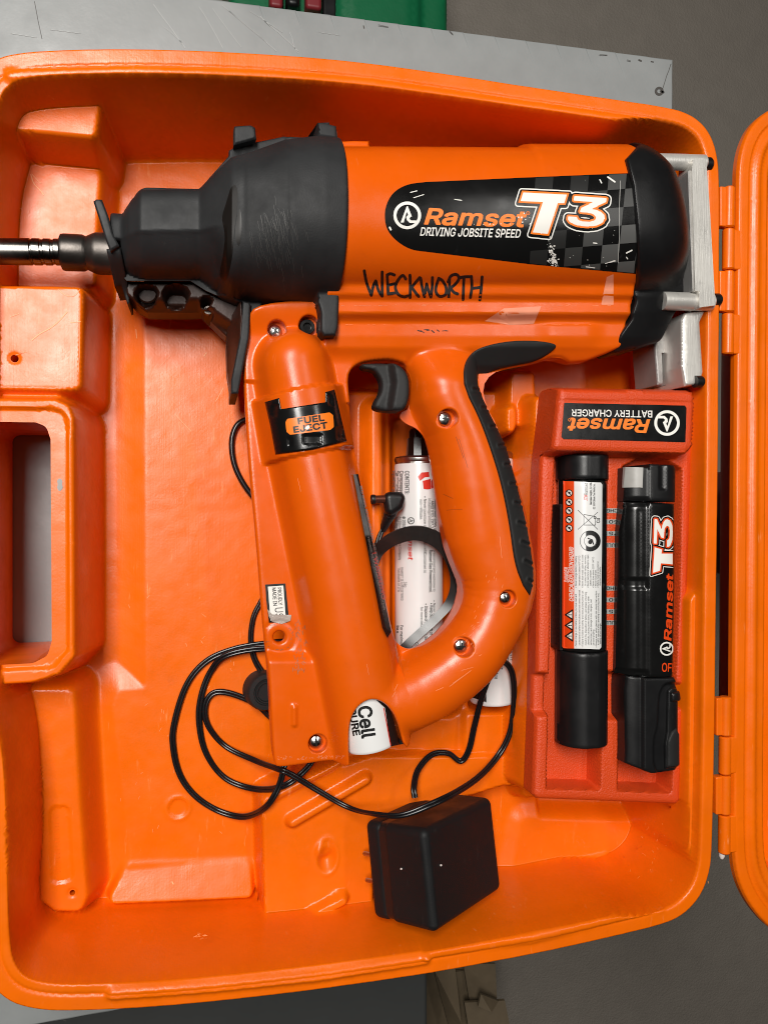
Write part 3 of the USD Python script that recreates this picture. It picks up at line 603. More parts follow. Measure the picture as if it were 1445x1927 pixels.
# contact lever: a plate standing on edge
def plate3(px_top, z0, px_bot, z1, t=.0012):
    a, b = U3(px_top, z0), U3(px_bot, z1); return TM(manifold3d.Manifold.batch_hull([manifold3d.Manifold.sphere(t / 2, 10).translate(list(map(float, p))) for p in np.vstack([a, b])]), 30)
lev = [(449, 572), (470, 577), (467, 640), (457, 700), (452, 728), (447, 744)]
levb = [(432, 592), (428, 640), (430, 690), (437, 722)]
L_edge = [(455, 574), (470, 577), (467, 640), (455, 702), (447, 745), (434, 745), (434, 720), (450, 640)]
gun_part(Polygon(L_edge), 'contact_lever', lambda xy: np.full(len(xy), ZM + .008), 'nose_black', edge=.0008, zlow=ZM - .03)
face = Polygon([(452, 575), (431, 592), (427, 635), (429, 690), (436, 735), (441, 722), (450, 660), (456, 610)])
gun_part(face, 'lever_face', lambda xy: ZM + .008 - .020 * sstep((452 - V(xy, ZM)[:, 0]) / 24), 'oily_brown', edge=.0006, zlow=ZM - .03)
gun_part(Polygon([(466, 572), (492, 572), (490, 604), (470, 600)]), 'lever_pivot', lambda xy: np.full(len(xy), ZM + .004), 'nose_black', edge=.001)
# washer plate and its foot in front of the nose
fl_ = Polygon([(184, 402), (190, 398), (200, 399), (210, 425), (220, 462), (231, 482), (215, 492), (206, 470), (195, 435)])
gun_part(fl_, 'stop_plate', lambda xy: np.full(len(xy), ZM + .015), 'nose_black', edge=.0009, zlow=ZM - .012)
gun_part(Polygon([(206, 484), (232, 481), (237, 520), (240, 560), (236, 562), (226, 530), (213, 532), (210, 505)]), 'plate_foot', lambda xy: ZM + .012 - .02 * sstep((V(xy, ZM)[:, 1] - 486) / 60), 'nose_black', edge=.0008, zlow=ZM - .03)
# collar and probe
zc = ZM - .004
p0, p1 = U3([(113, 474), (215, 478)], zc); Lc = np.linalg.norm(p1 - p0); s_ = Lc / 102
put(gun, 'collar', lathe([(0, 0), (.0062, 0), (.0078, .0008), (.0081, .002), (.0080, 44 * s_), (.0073, 50 * s_), (.0086, 62 * s_), (.0092, 70 * s_), (.0092, 102 * s_), (0, 102 * s_)], p0, p1, 40), 'dark_steel')
q0, q1 = U3([(-75, 472), (116, 474)], zc); Lp = np.linalg.norm(q1 - q0); s_ = Lp / 191; pr = [(0, 0), (.0055, 0)]
for gx in (134, 153, 173):
    g0 = gx * s_; w = (1.4 if gx < 140 else 4.0) * s_; pr += [(.0058, g0 - .0004), (.0054, g0), (.0054, g0 + w), (.0058, g0 + w + .0004)]
pr += [(.0058, Lp), (0, Lp)]
put(gun, 'probe', lathe(pr, q0, q1, 40), 'chrome')

# rear cap
ZC = ZM + .020
Hmot0 = lambda xy: Hgun(xy, False)
ZE = ZM + .009
def Hcap(xy):
    x, y = V(xy, ZE).T; ex = np.interp(y, [276, 310, 340, 420, 490, 545, 575], [1218, 1238, 1254, 1272, 1286, 1291, 1286]); fall = np.clip((x - 1150) / (ex - 1150), 0, 1)
    a = (y - 418) / (147 - 8 * fall**3); m = ZM + .0385 * superell(a, 2.4) - .0295 * (1 - np.sqrt(np.maximum(1 - fall**2.6, 0)))
    low = np.where(y > 500, ZM + np.interp(y, [500, 565, 592, 636, 680], [.018, .0175, .0155, .0105, .002]), ZM - .012) - .008 * fall**3
    return smax(np.maximum(m, ZM - .012), low, .0015)
cap_px = Polygon(np.vstack([chaikin([(1169, 279), (1190, 279), (1218, 286), (1236, 306), (1252, 338), (1272, 420), (1286, 490), (1291, 545), (1284, 572), (1262, 590), (1246, 618), (1234, 642), (1226, 648)], 2, False), [(1160, 664), (1076, 689)], [(1120, 672), (1160, 652)], chaikin([(1166, 630), (1176, 612), (1192, 590), (1197, 520), (1197, 430), (1188, 350)], 2, False)]))
e = np.array(shapely.segmentize(cap_px.buffer(0).exterior, 6).coords)
cz = np.where((e[:, 0] > 1205) | (e[:, 1] < 300), np.interp(e[:, 1], [270, 310, 420, 560, 600, 650], [ZM + .008, ZE, ZE, ZE, ZM + .005, ZM]), ZM)
h = hit(e, lambda xy: np.maximum(Hmot0(xy), ZM), ZM + .02)[:, :2]; w = U(e, cz); lf = ((e[:, 0] < 1205) & (e[:, 1] < 660) & (e[:, 1] > 300) & ~((e[:, 0] > 1162) & (e[:, 1] > 655)))[:, None]
cap_w = Polygon(np.where(lf, h, w)).buffer(0).buffer(.002).buffer(-.0038).buffer(.0018)
gun_part(None, 'rear_cap', Hcap, 'black_plastic', world=cap_w, edge=.0012)
# aluminium end frame
frame = put(gun, 'end_frame', relief(wpoly(Polygon([(1302, 318), (1304, 300), (1322, 296), (1329, 300), (1336, 400), (1344, 540), (1346, 574), (1316, 578), (1316, 548), (1308, 546)]), .086), lambda xy: np.full(len(xy), .086) - .0, .074, .002, bottom=True), 'aluminium')
a, b = U3([(1216, 303), (1326, 306)], .080); put(gun, 'frame_rod', lathe([(0, 0), (.0040, 0), (.0040, np.linalg.norm(b - a) - .0008), (.0032, np.linalg.norm(b - a)), (0, np.linalg.norm(b - a))], a, b, 28), 'aluminium')
a, b = U3([(1245, 566), (1340, 568)], .080); put(gun, 'frame_rod', lathe([(0, 0), (.0046, 0), (.0046, np.linalg.norm(b - a) - .001), (.0036, np.linalg.norm(b - a)), (0, np.linalg.norm(b - a))], a, b, 28), 'aluminium')
put(gun, 'frame_plate', relief(wpoly(Polygon([(1294, 322), (1302, 318), (1311, 546), (1303, 548)]), .0845), lambda xy: np.full(len(xy), .0845), .048, .003), 'aluminium_dull', label='dull grey inner plate of the aluminium frame')
low_br = wpoly(Polygon([(1284, 600), (1290, 588), (1330, 580), (1318, 606), (1324, 700), (1318, 722), (1290, 726), (1284, 690)]), .078)
put(gun, 'lower_bracket', relief(low_br, lambda xy: .078 - rnd(-sd(low_br, xy), .0015), .050, .0015, (.0004, .001)), 'aluminium')
mid_br = wpoly(Polygon([(1242, 612), (1258, 600), (1290, 592), (1292, 726), (1238, 724), (1232, 650)]), .062)
slot = wpoly(Polygon([(1247, 726), (1245, 664), (1270, 660), (1272, 700), (1264, 704), (1262, 676), (1253, 676), (1254, 726)]), .062)
put(gun, 'slotted_block', relief(mid_br.difference(slot), lambda xy: .062 - rnd(-sd(mid_br, xy), .001), .040, .0015, (.0004, .001)), 'aluminium_dull')
for x, y, r in ((1333, 309, 14), (1350, 564, 13), (1317, 718, 12)):
    a, b = U3([(x - 10, y), (x + 6, y)], .078); r = r * .00026
    put(gun, 'frame_bolt', lathe([(0, 0), (r, 0), (r, .0035), (r * .8, .0045), (0, .0045)], a, b, 24), 'black_plastic')

# rubber grip
grip_px = Polygon(np.vstack([chaikin([(873, 722), (872, 690), (884, 666), (908, 652), (955, 642), (1005, 641), (1040, 646), (1047, 652), (1036, 663), (1008, 680), (965, 688), (928, 696), (907, 712), (905, 740), (920, 772)], 2, False), chaikin([(937, 800), (953, 850), (973, 920), (989, 985), (1000, 1050), (1003, 1092), (996, 1120)], 1, False), chaikin([(984, 1102), (968, 1062), (958, 985), (943, 910), (923, 845), (902, 788), (882, 748)], 2, False)])).buffer(0)
e = np.array(shapely.segmentize(grip_px.exterior, 5).coords); grip_w = Polygon(hit(e, lambda xy: np.maximum(Hgun(xy, False), ZM), ZM + .01)[:, :2]).buffer(.0001)
GR = [LineString(U(p, ZM + .008)) for p in [[(880, 737), (925, 736)], [(896, 771), (936, 768)], [(912, 806), (948, 802)], [(927, 841), (961, 836)], [(938, 876), (971, 873)], [(948, 911), (979, 913)], [(956, 946), (986, 951)], [(962, 982), (993, 992)], [(968, 1018), (999, 1030)], [(973, 1053), (1003, 1068)], [(980, 1088), (1003, 1103)]]]
def Hgrip(xy):
    z = np.maximum(Hgun(xy, False), ZM - .006) + .0016; pts = shapely.points(xy)
    for g in GR: d = shapely.distance(g, pts); z = z + .0007 * np.exp(-((d - .0011) / .0007)**2) - .0014 * np.exp(-(d / .0006)**2)
    return z
gun_part(None, 'rubber_grip', Hgrip, 'rubber', world=grip_w, edge=.0012, L=.0007)
# trigger
trig = affinity.scale(Polygon(chaikin([(684, 681), (690, 680), (735, 679), (757, 688), (770, 706), (772, 735), (768, 760), (759, 774), (716, 770), (707, 764), (710, 752), (721, 735), (722, 715), (714, 700), (706, 692), (686, 690)], 2)), 1 / 1.028, 1 / 1.028, origin=(387, 963))
def Htrig(xy):
    px = V(xy, ZM); x, y = px.T; return ZM + .0105 - .004 * sstep((738 - x - .15 * np.abs(y - 725)) / 10) + .0005 * sstep((x - 725) / 40)
gun_part(trig, 'trigger', Htrig, 'rubber', edge=.002, zlow=ZM - .001)
# screws
for k_, (c, R) in enumerate(SCW):
    big = k_ == 5; z0 = c[2] - .0036; c = np.array([c[0], c[1], z0])
    s_p = put(gun, 'socket_bolt' if big else 'screw', lathe([(0, -.001), (R, -.001), (R, .0004), (R * .85, .0013), (R * .5, .0018), (0, .0020)] if not big else [(0, -.001), (R, -.001), (R, .0018), (R * .9, .0022), (R * .55, .0022), (R * .5, .0008), (0, .0008)], c, c + [0, 0, .01], 28), 'black_gloss' if big else 'screw_steel')
    if not big:
        rot = RNG.uniform(0, 1.5); cr = unary_union([affinity.rotate(LineString([(-R * .55, 0), (R * .55, 0)]).buffer(R * .11, cap_style=2), k, origin=(0, 0), use_radians=True) for k in (rot, rot + math.pi / 2)])
        cr = affinity.translate(cr, *c[:2]); put(s_p, 'cross_slot', relief(cr, lambda xy: np.full(len(xy), z0 + .00205), z0 + .0012, .001), 'black_print')
# fuel eject clip on the tube
clip = Polygon([(498, 757), (525, 749), (529, 770), (612, 757), (612, 738), (629, 733), (640, 780), (652, 830), (588, 846), (518, 855), (508, 800)])
e = np.array(shapely.segmentize(clip.exterior, 5).coords); clip_w = Polygon(hit(e, lambda xy: np.maximum(Hgun(xy), ZM), ZM + .018)[:, :2]).buffer(0)
def Hclip(xy):
    px = V(xy, ZM + .018); x, y = px.T; z = np.maximum(Hgun(xy), ZM) + .0013
    for cx, cy, w, h in ((516, 772, 6, 12), (620, 754, 5, 10), (586, 828, 18, 10), (640, 815, 9, 13), (544, 833, 4, 9)): z = z - .0007 * sstep((w - np.abs(x - cx)) / 2) * sstep((h - np.abs(y - cy)) / 2)
    return z
clip_p = gun_part(None, 'eject_clip', Hclip, 'black_gloss', world=clip_w, edge=.0005, L=.0008, zlow=ZM + .002)
lab = Polygon([(541, 789), (620, 777), (626, 782), (627, 803), (621, 808), (546, 817), (540, 812), (538, 795)]).buffer(-3).buffer(4)
lab_p = put(clip_p, 'eject_label', decal(lab, Hclip, .0002, 8, ZM + .018), 'orange_print')
put(clip_p, 'lettering', decal([text('FUEL', 561, 798, 11, -8, True, width=50).buffer(.45), text('EJECT', 553, 814, 11, -8, True, width=64).buffer(.45)], Hclip, .00032, 8, ZM + .018), 'black_print')
chip = Polygon([(573, 806), (577, 801), (581, 800), (583, 805), (578, 809)]); put(clip_p, 'worn_spot', decal(chip, Hclip, .0004, 8, ZM + .018), 'white_print')
# warning strip along the right of the tube
ws = Polygon([(664, 893), (673, 892), (735, 1188), (728, 1200), (718, 1180)])
strip_p = put(tube_p, 'warning_strip', decal(ws, lambda xy: np.maximum(Hgun(xy), ZM - .001), .0012, 12, ZM + .006), 'sticker_black')
put(strip_p, 'warning_lettering', decal([text('! WARNING', 700, 1040, 7, 78, True, width=90)], lambda xy: np.maximum(Hgun(xy), ZM - .001), .0014, 8, ZM + .006), 'red_print')
put(strip_p, 'small_print', decal([text('READ MANUAL BEFORE USING TOOL. KEEP FINGERS AWAY FROM', 676, 915, 4, 77.5, True, width=190), text('TRIGGER. WEAR EYE AND EAR PROTECTION', 690, 1010, 3.4, 77.5, True, width=140)], lambda xy: np.maximum(Hgun(xy), ZM - .001), .0014, 8, ZM + .006), 'grey_print')
# made-in label
HF = Hbody
ml = Polygon([(499, 1100), (537, 1098), (543, 1158), (540, 1172), (506, 1172), (501, 1130)])
m_p = put(tube_p, 'origin_label', decal(ml, HF, .0002, 12, ZM), 'black_print')
put(m_p, 'label_face', decal(Polygon([(504, 1104), (533, 1102), (538, 1168), (509, 1168)]), HF, .0003, 12, ZM), 'white_print')
put(m_p, 'label_lettering', decal([text('PROUDLY', 522, 1106, 7, 86, True, width=33), text('MADE IN', 512, 1106, 7, 86, True, width=34), text('USA', 517, 1144, 15, 86, False, width=30).intersection(Polygon([(500, 1100), (545, 1100), (545, 1160), (500, 1156)]))], HF, .0004, 8, ZM), 'black_print')
tp_px = Polygon([(503, 1146), (512, 1156), (528, 1157), (548, 1157), (546, 1168), (530, 1174), (512, 1170), (506, 1160)])
put(m_p, 'torn_tape', decal(tp_px, HF, .0007, 5, ZM), 'clear_tape')
# the big sticker
def Hmot(xy): return Hgun(xy, False)
Zs = ZM + .036
st_px = Polygon(np.vstack([[(1190, 325), (1000, 333)], chaikin([(800, 342), (765, 346), (738, 362), (724, 390), (724, 420), (733, 440), (752, 458), (775, 470), (800, 473)], 2, False), [(1000, 497), (1196, 515), (1200, 420)]]))
sk = put(motor_p, 'brand_sticker', decal(st_px, Hmot, .00012, 12, Zs), 'sticker_black')
ck = {0: [], 1: [], 2: [], 3: []}
for i in range(7):
    for j in range(-1, 6):
        if (i + j) % 2: continue
        X0, X1 = 1000 + 33 * i + (i > 3) * 4, 1000 + 33 * (i + 1) + (i > 2) * 4; Y0, Y1 = 326 + 34.5 * j, 326 + 34.5 * (j + 1)
        lean = lambda X, Y: (X + (430 - Y) * .07 * (1 + (X - 1000) / 400) , Y - (X - 1100) * .08)
        c = Polygon([lean(X0, Y0), lean(X1, Y0), lean(X1, Y1), lean(X0, Y1)]).intersection(st_px.buffer(-1.2))
        k = min(3, max(0, int((i + (j > 2) * 1.2 - 1) * .72)))
        if not c.is_empty: ck[k].append(c)
t3w = affinity.translate(text('3', 1066, 421, 52, 4, True, width=69, skew=.12), 0, 0)
tT = Polygon([(984, 362), (1066, 366), (1061, 382), (1049, 382), (1030, 440), (1002, 437), (1021, 380), (979, 378)])
t3 = unary_union([tT, t3w]); t3a = t3.buffer(3.4, join_style=2); t3b = t3a.buffer(4.6).buffer(-.5); t3c = t3b.buffer(2.2); 
t3b = affinity.translate(t3b, 0, 1.5); t3c = affinity.translate(t3c, 0, 1.5)
for k, v in ck.items():
    if v: put(sk, 'checker_field', decal([x.difference(t3c) for x in v], Hmot, .0002, 12, Zs), f'checker_grey_{"abcd"[k]}', kind='stuff')
put(sk, 'model_outline', decal(t3c.difference(t3b), Hmot, .00024, 10, Zs), 'white_print')
put(sk, 'model_shade', decal(t3a.difference(t3), Hmot, .00026, 10, Zs), 'orange_print')
put(sk, 'model_lettering', decal(t3, Hmot, .00028, 10, Zs), 'white_print')
put(sk, 'emblem', decal(emblem(766, 405, 26), Hmot, .00024, 8, Zs), 'white_print')
put(sk, 'brand_lettering', decal([text('Ramset', 798, 421, 29, 1.5, True, width=186, skew=.28).buffer(.5), ring(993, 401, 2.6, 3.6), text('R', 992, 403, 3.5, 0)], Hmot, .00024, 8, Zs), 'orange_print')
put(sk, 'slogan_lettering', decal([text('DRIVING JOBSITE SPEED', 790, 443, 15.5, 1.2, True, width=188, skew=.15)], Hmot, .00024, 8, Zs), 'white_print')
chips = []
def chipcloud(cx, cy, sx, sy, n, a, b, lean=0):
    for _ in range(n):
        x, y = cx + random.gauss(0, sx), cy + random.gauss(0, sy); x += lean * (y - cy); r = random.uniform(a, b); t = random.uniform(0, 3)
        c = Polygon([(x + r * random.uniform(.5, 1.3) * math.cos(t + k * 1.05), y + r * random.uniform(.5, 1.3) * math.sin(t + k * 1.05)) for k in range(6)]).buffer(0).intersection(st_px)
        if not c.is_empty: chips.append(c)
chipcloud(1040, 478, 4, 14, 60, .5, 2.2, .28); chipcloud(1038, 490, 5, 5, 26, .8, 3, 0); chipcloud(985, 405, 6, 12, 7, .8, 2.6); chipcloud(930, 421, 20, 2, 8, .5, 1.4); chipcloud(1100, 420, 60, 60, 30, .3, .9)
for a, b, w in (((1143, 333), (1156, 342), 3), ((1138, 496), (1156, 490), 1.2), ((1146, 494), (1157, 491), 1.4), ((1116, 457), (1122, 458), 2.2), ((1178, 476), (1188, 471), 2.6), ((1178, 484), (1180, 487), 1.8), ((772, 362), (784, 359), 1.6), ((778, 372), (797, 366), 1.4), ((733, 428), (735, 432), 3.4), ((1102, 502), (1118, 504), 1.6), ((1128, 338), (1131, 344), 2.2), ((855, 375), (868, 377), 1.6), ((1166, 340), (1163, 495), .5)): chips.append(stroke([a, b], w))
put(sk, 'paint_chips', decal(chips, Hmot, .00034, 8, Zs), 'white_print', kind='stuff')
# marker pen lettering
K = 270 / 1445.0
def mk(*pts): return stroke(spline([(670 + x * K, 490 + y * K) for x, y in pts], 1.5), 5.6)
ink = [mk((82, 103), (105, 220), (152, 350)), mk((152, 350), (175, 250), (198, 205)), mk((198, 205), (225, 300), (262, 358)), mk((262, 358), (262, 240), (262, 115)),
       mk((385, 145), (345, 132), (312, 145)), mk((312, 145), (318, 240), (322, 330)), mk((335, 245), (390, 232)), mk((322, 335), (400, 325)),
       mk((500, 185), (468, 150), (420, 200), (395, 270), (425, 340), (480, 365), (520, 355)),
       mk((542, 148), (545, 260), (543, 372)), mk((640, 172), (590, 230), (555, 275)), mk((560, 270), (600, 325), (630, 362)),
       mk((650, 178), (665, 270), (688, 365)), mk((688, 365), (700, 290), (710, 235)), mk((710, 235), (728, 300), (752, 368)), mk((752, 368), (765, 270), (768, 172)),
       mk((832, 178), (805, 260), (805, 320), (845, 362), (900, 340), (905, 270), (870, 205), (832, 178)),
       mk((940, 190), (938, 280), (932, 372)), mk((925, 215), (955, 155), (1010, 140), (1035, 180), (1000, 235), (945, 280)), mk((955, 285), (985, 320), (1022, 335)),
       mk((1035, 175), (1090, 163), (1155, 162)), mk((1085, 170), (1080, 280), (1076, 392)), mk((1160, 160), (1165, 260), (1150, 372)), mk((1165, 280), (1210, 275), (1255, 268)), mk((1268, 165), (1258, 290), (1245, 395))]
put(motor_p, 'handwritten_name', decal(unary_union(ink), Hmot, .00012, 5, ZM + .03), 'marker_ink')
# worn tape patch, faint code plate left blank, grime on the ledge
put(motor_p, 'tape_patch', decal(Polygon([(912, 604), (930, 592), (948, 580), (1018, 576), (1004, 609), (960, 611)]), Hmot, .00014, 10, ZM + .015), 'worn_patch')
put(motor_p, 'shiny_patch', decal(Polygon([(1142, 522), (1153, 517), (1153, 572), (1132, 572)]).buffer(1), Hmot, .00014, 10, ZM + .02), 'worn_patch')
gr = [stroke([(x, 622 + random.uniform(-3, 4)), (x + random.uniform(3, 9), 622 + random.uniform(-3, 4))], random.uniform(.8, 2)) for x in (786, 792, 798, 803, 812, 822, 832, 838)]
put(motor_p, 'grime_marks', decal(gr, Hmot, .00016, 6, ZM + .01), 'marker_ink', kind='stuff')

# wear on the mouldings
wd, wp, wg = [], [], []
for a, b, w in (((858, 822), (872, 862), .9), ((864, 826), (880, 880), .7), ((834, 930), (852, 938), .7), ((840, 960), (870, 958), .6), ((700, 1060), (712, 1110), .5), ((600, 880), (606, 905), .6)): wd.append(stroke([a, b], w))
for a, b, w in (((846, 1292), (886, 1262), 1.0), ((852, 1286), (878, 1268), .7), ((820, 1300), (834, 1294), .8), ((868, 1262), (890, 1256), .6), ((905, 1196), (912, 1186), .9), ((940, 1010), (944, 1050), .8), ((560, 900), (566, 925), .7), ((742, 1300), (748, 1288), .9), ((738, 1312), (744, 1302), .8), ((690, 1250), (694, 1270), .6)): wp.append(stroke([a, b], w))
for _ in range(46):
    t = random.random(); x, y = 872 + 60 * t + random.gauss(0, 9), 1235 - 150 * t**1.3 + random.gauss(0, 9); wp.append(stroke([(x, y), (x + random.uniform(1, 5), y - random.uniform(1, 6))], random.uniform(.3, .8)))
for _ in range(40):
    x = random.uniform(515, 645); wp.append(stroke([(x, 1428 + random.uniform(-6, 2)), (x + random.uniform(1, 5), 1428 + random.uniform(-6, 2))], random.uniform(.4, 1.1)))
for _ in range(60):
    x = random.uniform(640, 1150); y = random.choice((573, 574, 575, 611)); wp.append(stroke([(x, y), (x + random.uniform(1, 9), y)], random.uniform(.3, .7)))
for _ in range(70):
    x, y = random.gauss(563, 7), random.uniform(1165, 1262); wg.append(stroke([(x, y), (x + random.gauss(0, 2), y + random.uniform(2, 8))], random.uniform(.5, 1.4)))
for _ in range(24):
    t = random.uniform(0, 6.28); x, y = 525 + 27 * math.cos(t), 1198 + 25 * math.sin(t); wg.append(stroke([(x, y), (x + random.gauss(0, 2), y + random.gauss(0, 2))], random.uniform(.5, 1.3)))
for par, nm, gs, mt in ((handle_p, 'dark_scratches', wd, 'wear_dark'), (handle_p, 'pale_scratches', wp, 'wear_pale'), (tube_p, 'grime_smudges', wg, 'wear_grey')):
    put(par, nm, decal(gs, Hbody, .0001, 8, ZM + .012), mt, kind='stuff')
# ---------------------------------------------------------------- fuel cells
def can_H(p0, p1, R, zc):
    a, b = U([p0, p1], zc); u = (b - a) / np.linalg.norm(b - a); n = np.array([-u[1], u[0]])
    return a, b, u, n, (lambda xy: zc + np.sqrt(np.maximum(R * R - ((xy - a) @ n)**2, 1e-10)))
def fuel_cell(p0, p1, R, zc, label, cap=True, valve_px=None):
    t = thing('fuel_cell', label, 'fuel cell', None)
    a, b, u, n, Hc = can_H(p0, p1, R, zc); A, B = np.array([*a, zc]), np.array([*b, zc]); L = np.linalg.norm(B - A)
    body = put(t, 'can_body', lathe([(0, .0042), (R * .97, .0042), (R, .0052), (R, L - .0015), (R * .93, L), (0, L)], A, B, 56), 'can_white')
    put(t, 'metal_rim', lathe([(0, 0), (R * .80, 0), (R * .95, .0004), (R * 1.0, .0012), (R * 1.0, .0026), (R * .965, .0034), (R * .975, .0045), (0, .0045)], A, B, 56), 'tin')
    if cap:
        C = A - np.array([*u, 0]) * .015; r = R * .42
        put(t, 'valve_cap', lathe([(0, 0), (r * .75, 0), (r * .9, .0012), (r * .92, .005), (r * 1.1, .0052), (r * 1.12, .008), (r * 1.25, .0152), (0, .0152)], C, A, 10), 'black_gloss')
    return t, body, Hc
R1 = .0130; zc1 = .0285
t1, b1_, Hc1 = fuel_cell((787, 859), (789, 1316), R1, zc1, 'white fuel cell lying in the case, seen through the handle opening of the gun')
pr = lambda body, name, items, Hc, mat, z0: put(body, name, decal(items, Hc, .00018, 6, z0), mat)
zt1 = zc1 + R1
T90 = lambda s, x, y, h, w=None, b=False: text(s, x, y, h, 90, b, width=w)
pr(b1_, 'lettering', [T90('CONTENTS:', 762, 886, 7.5, 44, True), T90('Compressed', 752, 886, 7, 48, True), T90('flammable', 744.5, 886, 6.5, 43, True), T90('liquefied gas', 738.5, 886, 5.5, 46, True),
   T90('• Never puncture or attempt to refill', 797, 934, 5.5, 108), T90('non-refillable.', 789.5, 940, 5.5, 38), T90('ANSI STD. Z87.1 when', 811, 942, 4.6, 70, True), T90('installing/removing fuel cell', 805.5, 938, 5.2, 86), T90('Always wear safety glasses', 817, 940, 4.2, 74, True),
   T90('© 2010', 757, 972, 5.5, 20, True), T90('An Illinois Tool Works Company', 750, 972, 5.2, 82), T90('700 High Grove Blvd', 744, 972, 4.8, 56, True), T90('Glendale Heights', 739, 985, 4, 50),
   T90('Container is', 797, 1040, 5.5, 38), T90('Ramset Gas Powered tool.', 807.5, 1035, 5.5, 80, True), T90('pressurized and explosive to', 815, 1035, 4.2, 78),
   T90('RAMSET IS A REGISTERED', 754, 1068, 4.4, 62), T90('TRADEMARK OF ITW', 748, 1068, 4.4, 46), T90('38g', 759.5, 1095, 5.6, 10), T90('• Dispose of properly. See', 799, 1136, 5.5, 72, True), T90('for more details', 791, 1142, 5.2, 44), T90('• Keep out of reach of', 809, 1135, 5.5, 60, True), T90('• Never spray', 815, 1130, 4.2, 40), T90('For maximum', 753, 1177, 5.2, 40, True), T90('the e', 746, 1177, 5, 14, True), emblem(773, 980, 6.6, 90),
   T90('CONSUMER COMMODITY', 781, 1209, 6, 80, True), stroke([(772, 1206), (772, 1290)], .8)], Hc1, 'black_print', zt1)
pr(b1_, 'brand_lettering', [text('Ramset', 768, 991, 9, 90, True, width=62, skew=.25)], Hc1, 'red_print', zt1)
helm = [Polygon([(786, 897), (793, 889), (807, 888), (808, 897), (799, 898), (790, 905)]), Polygon([(795, 905), (806, 902), (810, 901), (811, 920), (804, 921), (797, 920)]), Polygon(chaikin([(811, 901), (816, 905), (817, 912), (815, 918), (811, 920)], 1))]
pr(b1_, 'warning_symbol', helm, Hc1, 'red_print', zt1)
t2, b2_, Hc2 = fuel_cell((921, 850), (926, 1320), .0128, .0265, 'white fuel cell with black band end, mostly hidden under the gun handle beside the charger')
zt2 = .0265 + .0128
pr(b2_, 'lettering', [T90('CONSUMER COMMODITY', 960, 1158, 4.5, 86, True), T90('ORM-D', 951, 1175, 7, 56, False), T90('before', 930, 1260, 7, 18, True), T90('Dispose', 942, 1200, 5, 60), stroke([(956, 1150), (956, 1250)], .9), stroke([(943, 1230), (943, 1240), (956, 1240)], .8)], Hc2, 'black_print', zt2)
pr(b2_, 'black_band', [Polygon([(884, 1200), (908, 1215), (914, 1255), (915, 1322), (880, 1310)])], Hc2, 'black_print', zt2 - .004)
pr(b2_, 'red_print', [stroke([(960, 880), (966, 895)], 3), stroke([(958, 905), (964, 912)], 3)], Hc2, 'red_print', zt2)
# the third one sits in the gun
ax0, ax1 = (645, 1130), (700, 1402)
t3_, b3_, Hc3 = fuel_cell(ax0, ax1, .0128, ZM + .004, 'white fuel cell with bold black lettering loaded in the gun tube', cap=False)
zt3 = ZM + .0165
pr(b3_, 'lettering', [text('Cell', 673, 1331, 25, 82, True, width=60).buffer(.45), text('PURE', 656, 1336, 13, 80, True, width=50).buffer(.4)], Hc3, 'black_print', zt3)
pr(b3_, 'black_band', [Polygon([(716, 1325), (724, 1332), (735, 1405), (760, 1400), (760, 1320), (730, 1310)]), Polygon(chaikin([(702, 1310), (712, 1322), (724, 1330), (728, 1312)], 1))], Hc3, 'black_print', zt3 - .003)
pr(b3_, 'red_line', [stroke([(722, 1333), (735, 1403)], 1.8)], Hc3, 'red_print', zt3 - .002)

# ---------------------------------------------------------------- battery charger
ZB = .068                                     # its main top face
chg = thing('battery_charger', 'red plastic battery charger with two bays in the right side of the case', 'battery charger')
out_px = [(1034, 735), (1040, 728), (1302, 732), (1309, 740), (1282, 1508), (1274, 1516), (1012, 1506), (1004, 1498), (1010, 1340), (1018, 900), (1020, 860)]
CH = poly(out_px, ZB).buffer(-.001).buffer(.001)
head = poly([(1036, 738), (1044, 732), (1300, 736), (1307, 744), (1303, 836), (1292, 852), (1046, 846), (1034, 836)], .080).buffer(-.002).buffer(.002)
bayA = poly([(1046, 860), (1072, 856), (1118, 857), (1142, 868), (1137, 1100), (1128, 1486), (1030, 1484), (1034, 1300), (1040, 1000)], ZB)
bayB = poly([(1172, 880), (1205, 862), (1245, 862), (1282, 884), (1278, 1100), (1262, 1492), (1164, 1488), (1168, 1200)], ZB)
finger = [Point(*U([(1019, 1308)], ZB)[0]).buffer(.0095), Point(*U([(1268, 1312)], ZB)[0]).buffer(.006)]
mid_cut = poly([(1120, 1272), (1190, 1274), (1188, 1348), (1120, 1346)], ZB)
def Hchg(xy):
    z = np.full(len(xy), ZB)
    s = sstep(1 - sd(head, xy) / .0025); z = z * (1 - s) + .080 * s
    e = rnd(-sd(CH, xy), .003); z = z - e
    he = rnd(np.maximum(-sd(head, xy), 0), .002) * (sd(head, xy) < 0); z = z - he
    for bay in (bayA, bayB):
        d = sd(bay, xy); s = sstep(1 - (d + .0012) / .0016); z = z * (1 - s) + .0525 * s
    q = sstep(1 - sd(mid_cut, xy) / .003); z = z - .006 * q * (z > .060)
    for f_ in finger: q = sstep(1 - sd(f_, xy) / .002); z = z - .0055 * q * (z > .060)
    # groove round the head where the halves meet
    y_ = V(xy, .080)[:, 1]; z -= .0012 * np.exp(-((y_ - 755 + (V(xy, .080)[:, 0] - 1035) * -.01) / 1.6)**2) * (z > .075)
    return z
ch_body = put(chg, 'body', relief(CH, Hchg, .0555, .0011, (.0005, .0012, .0022)), 'charger_red')
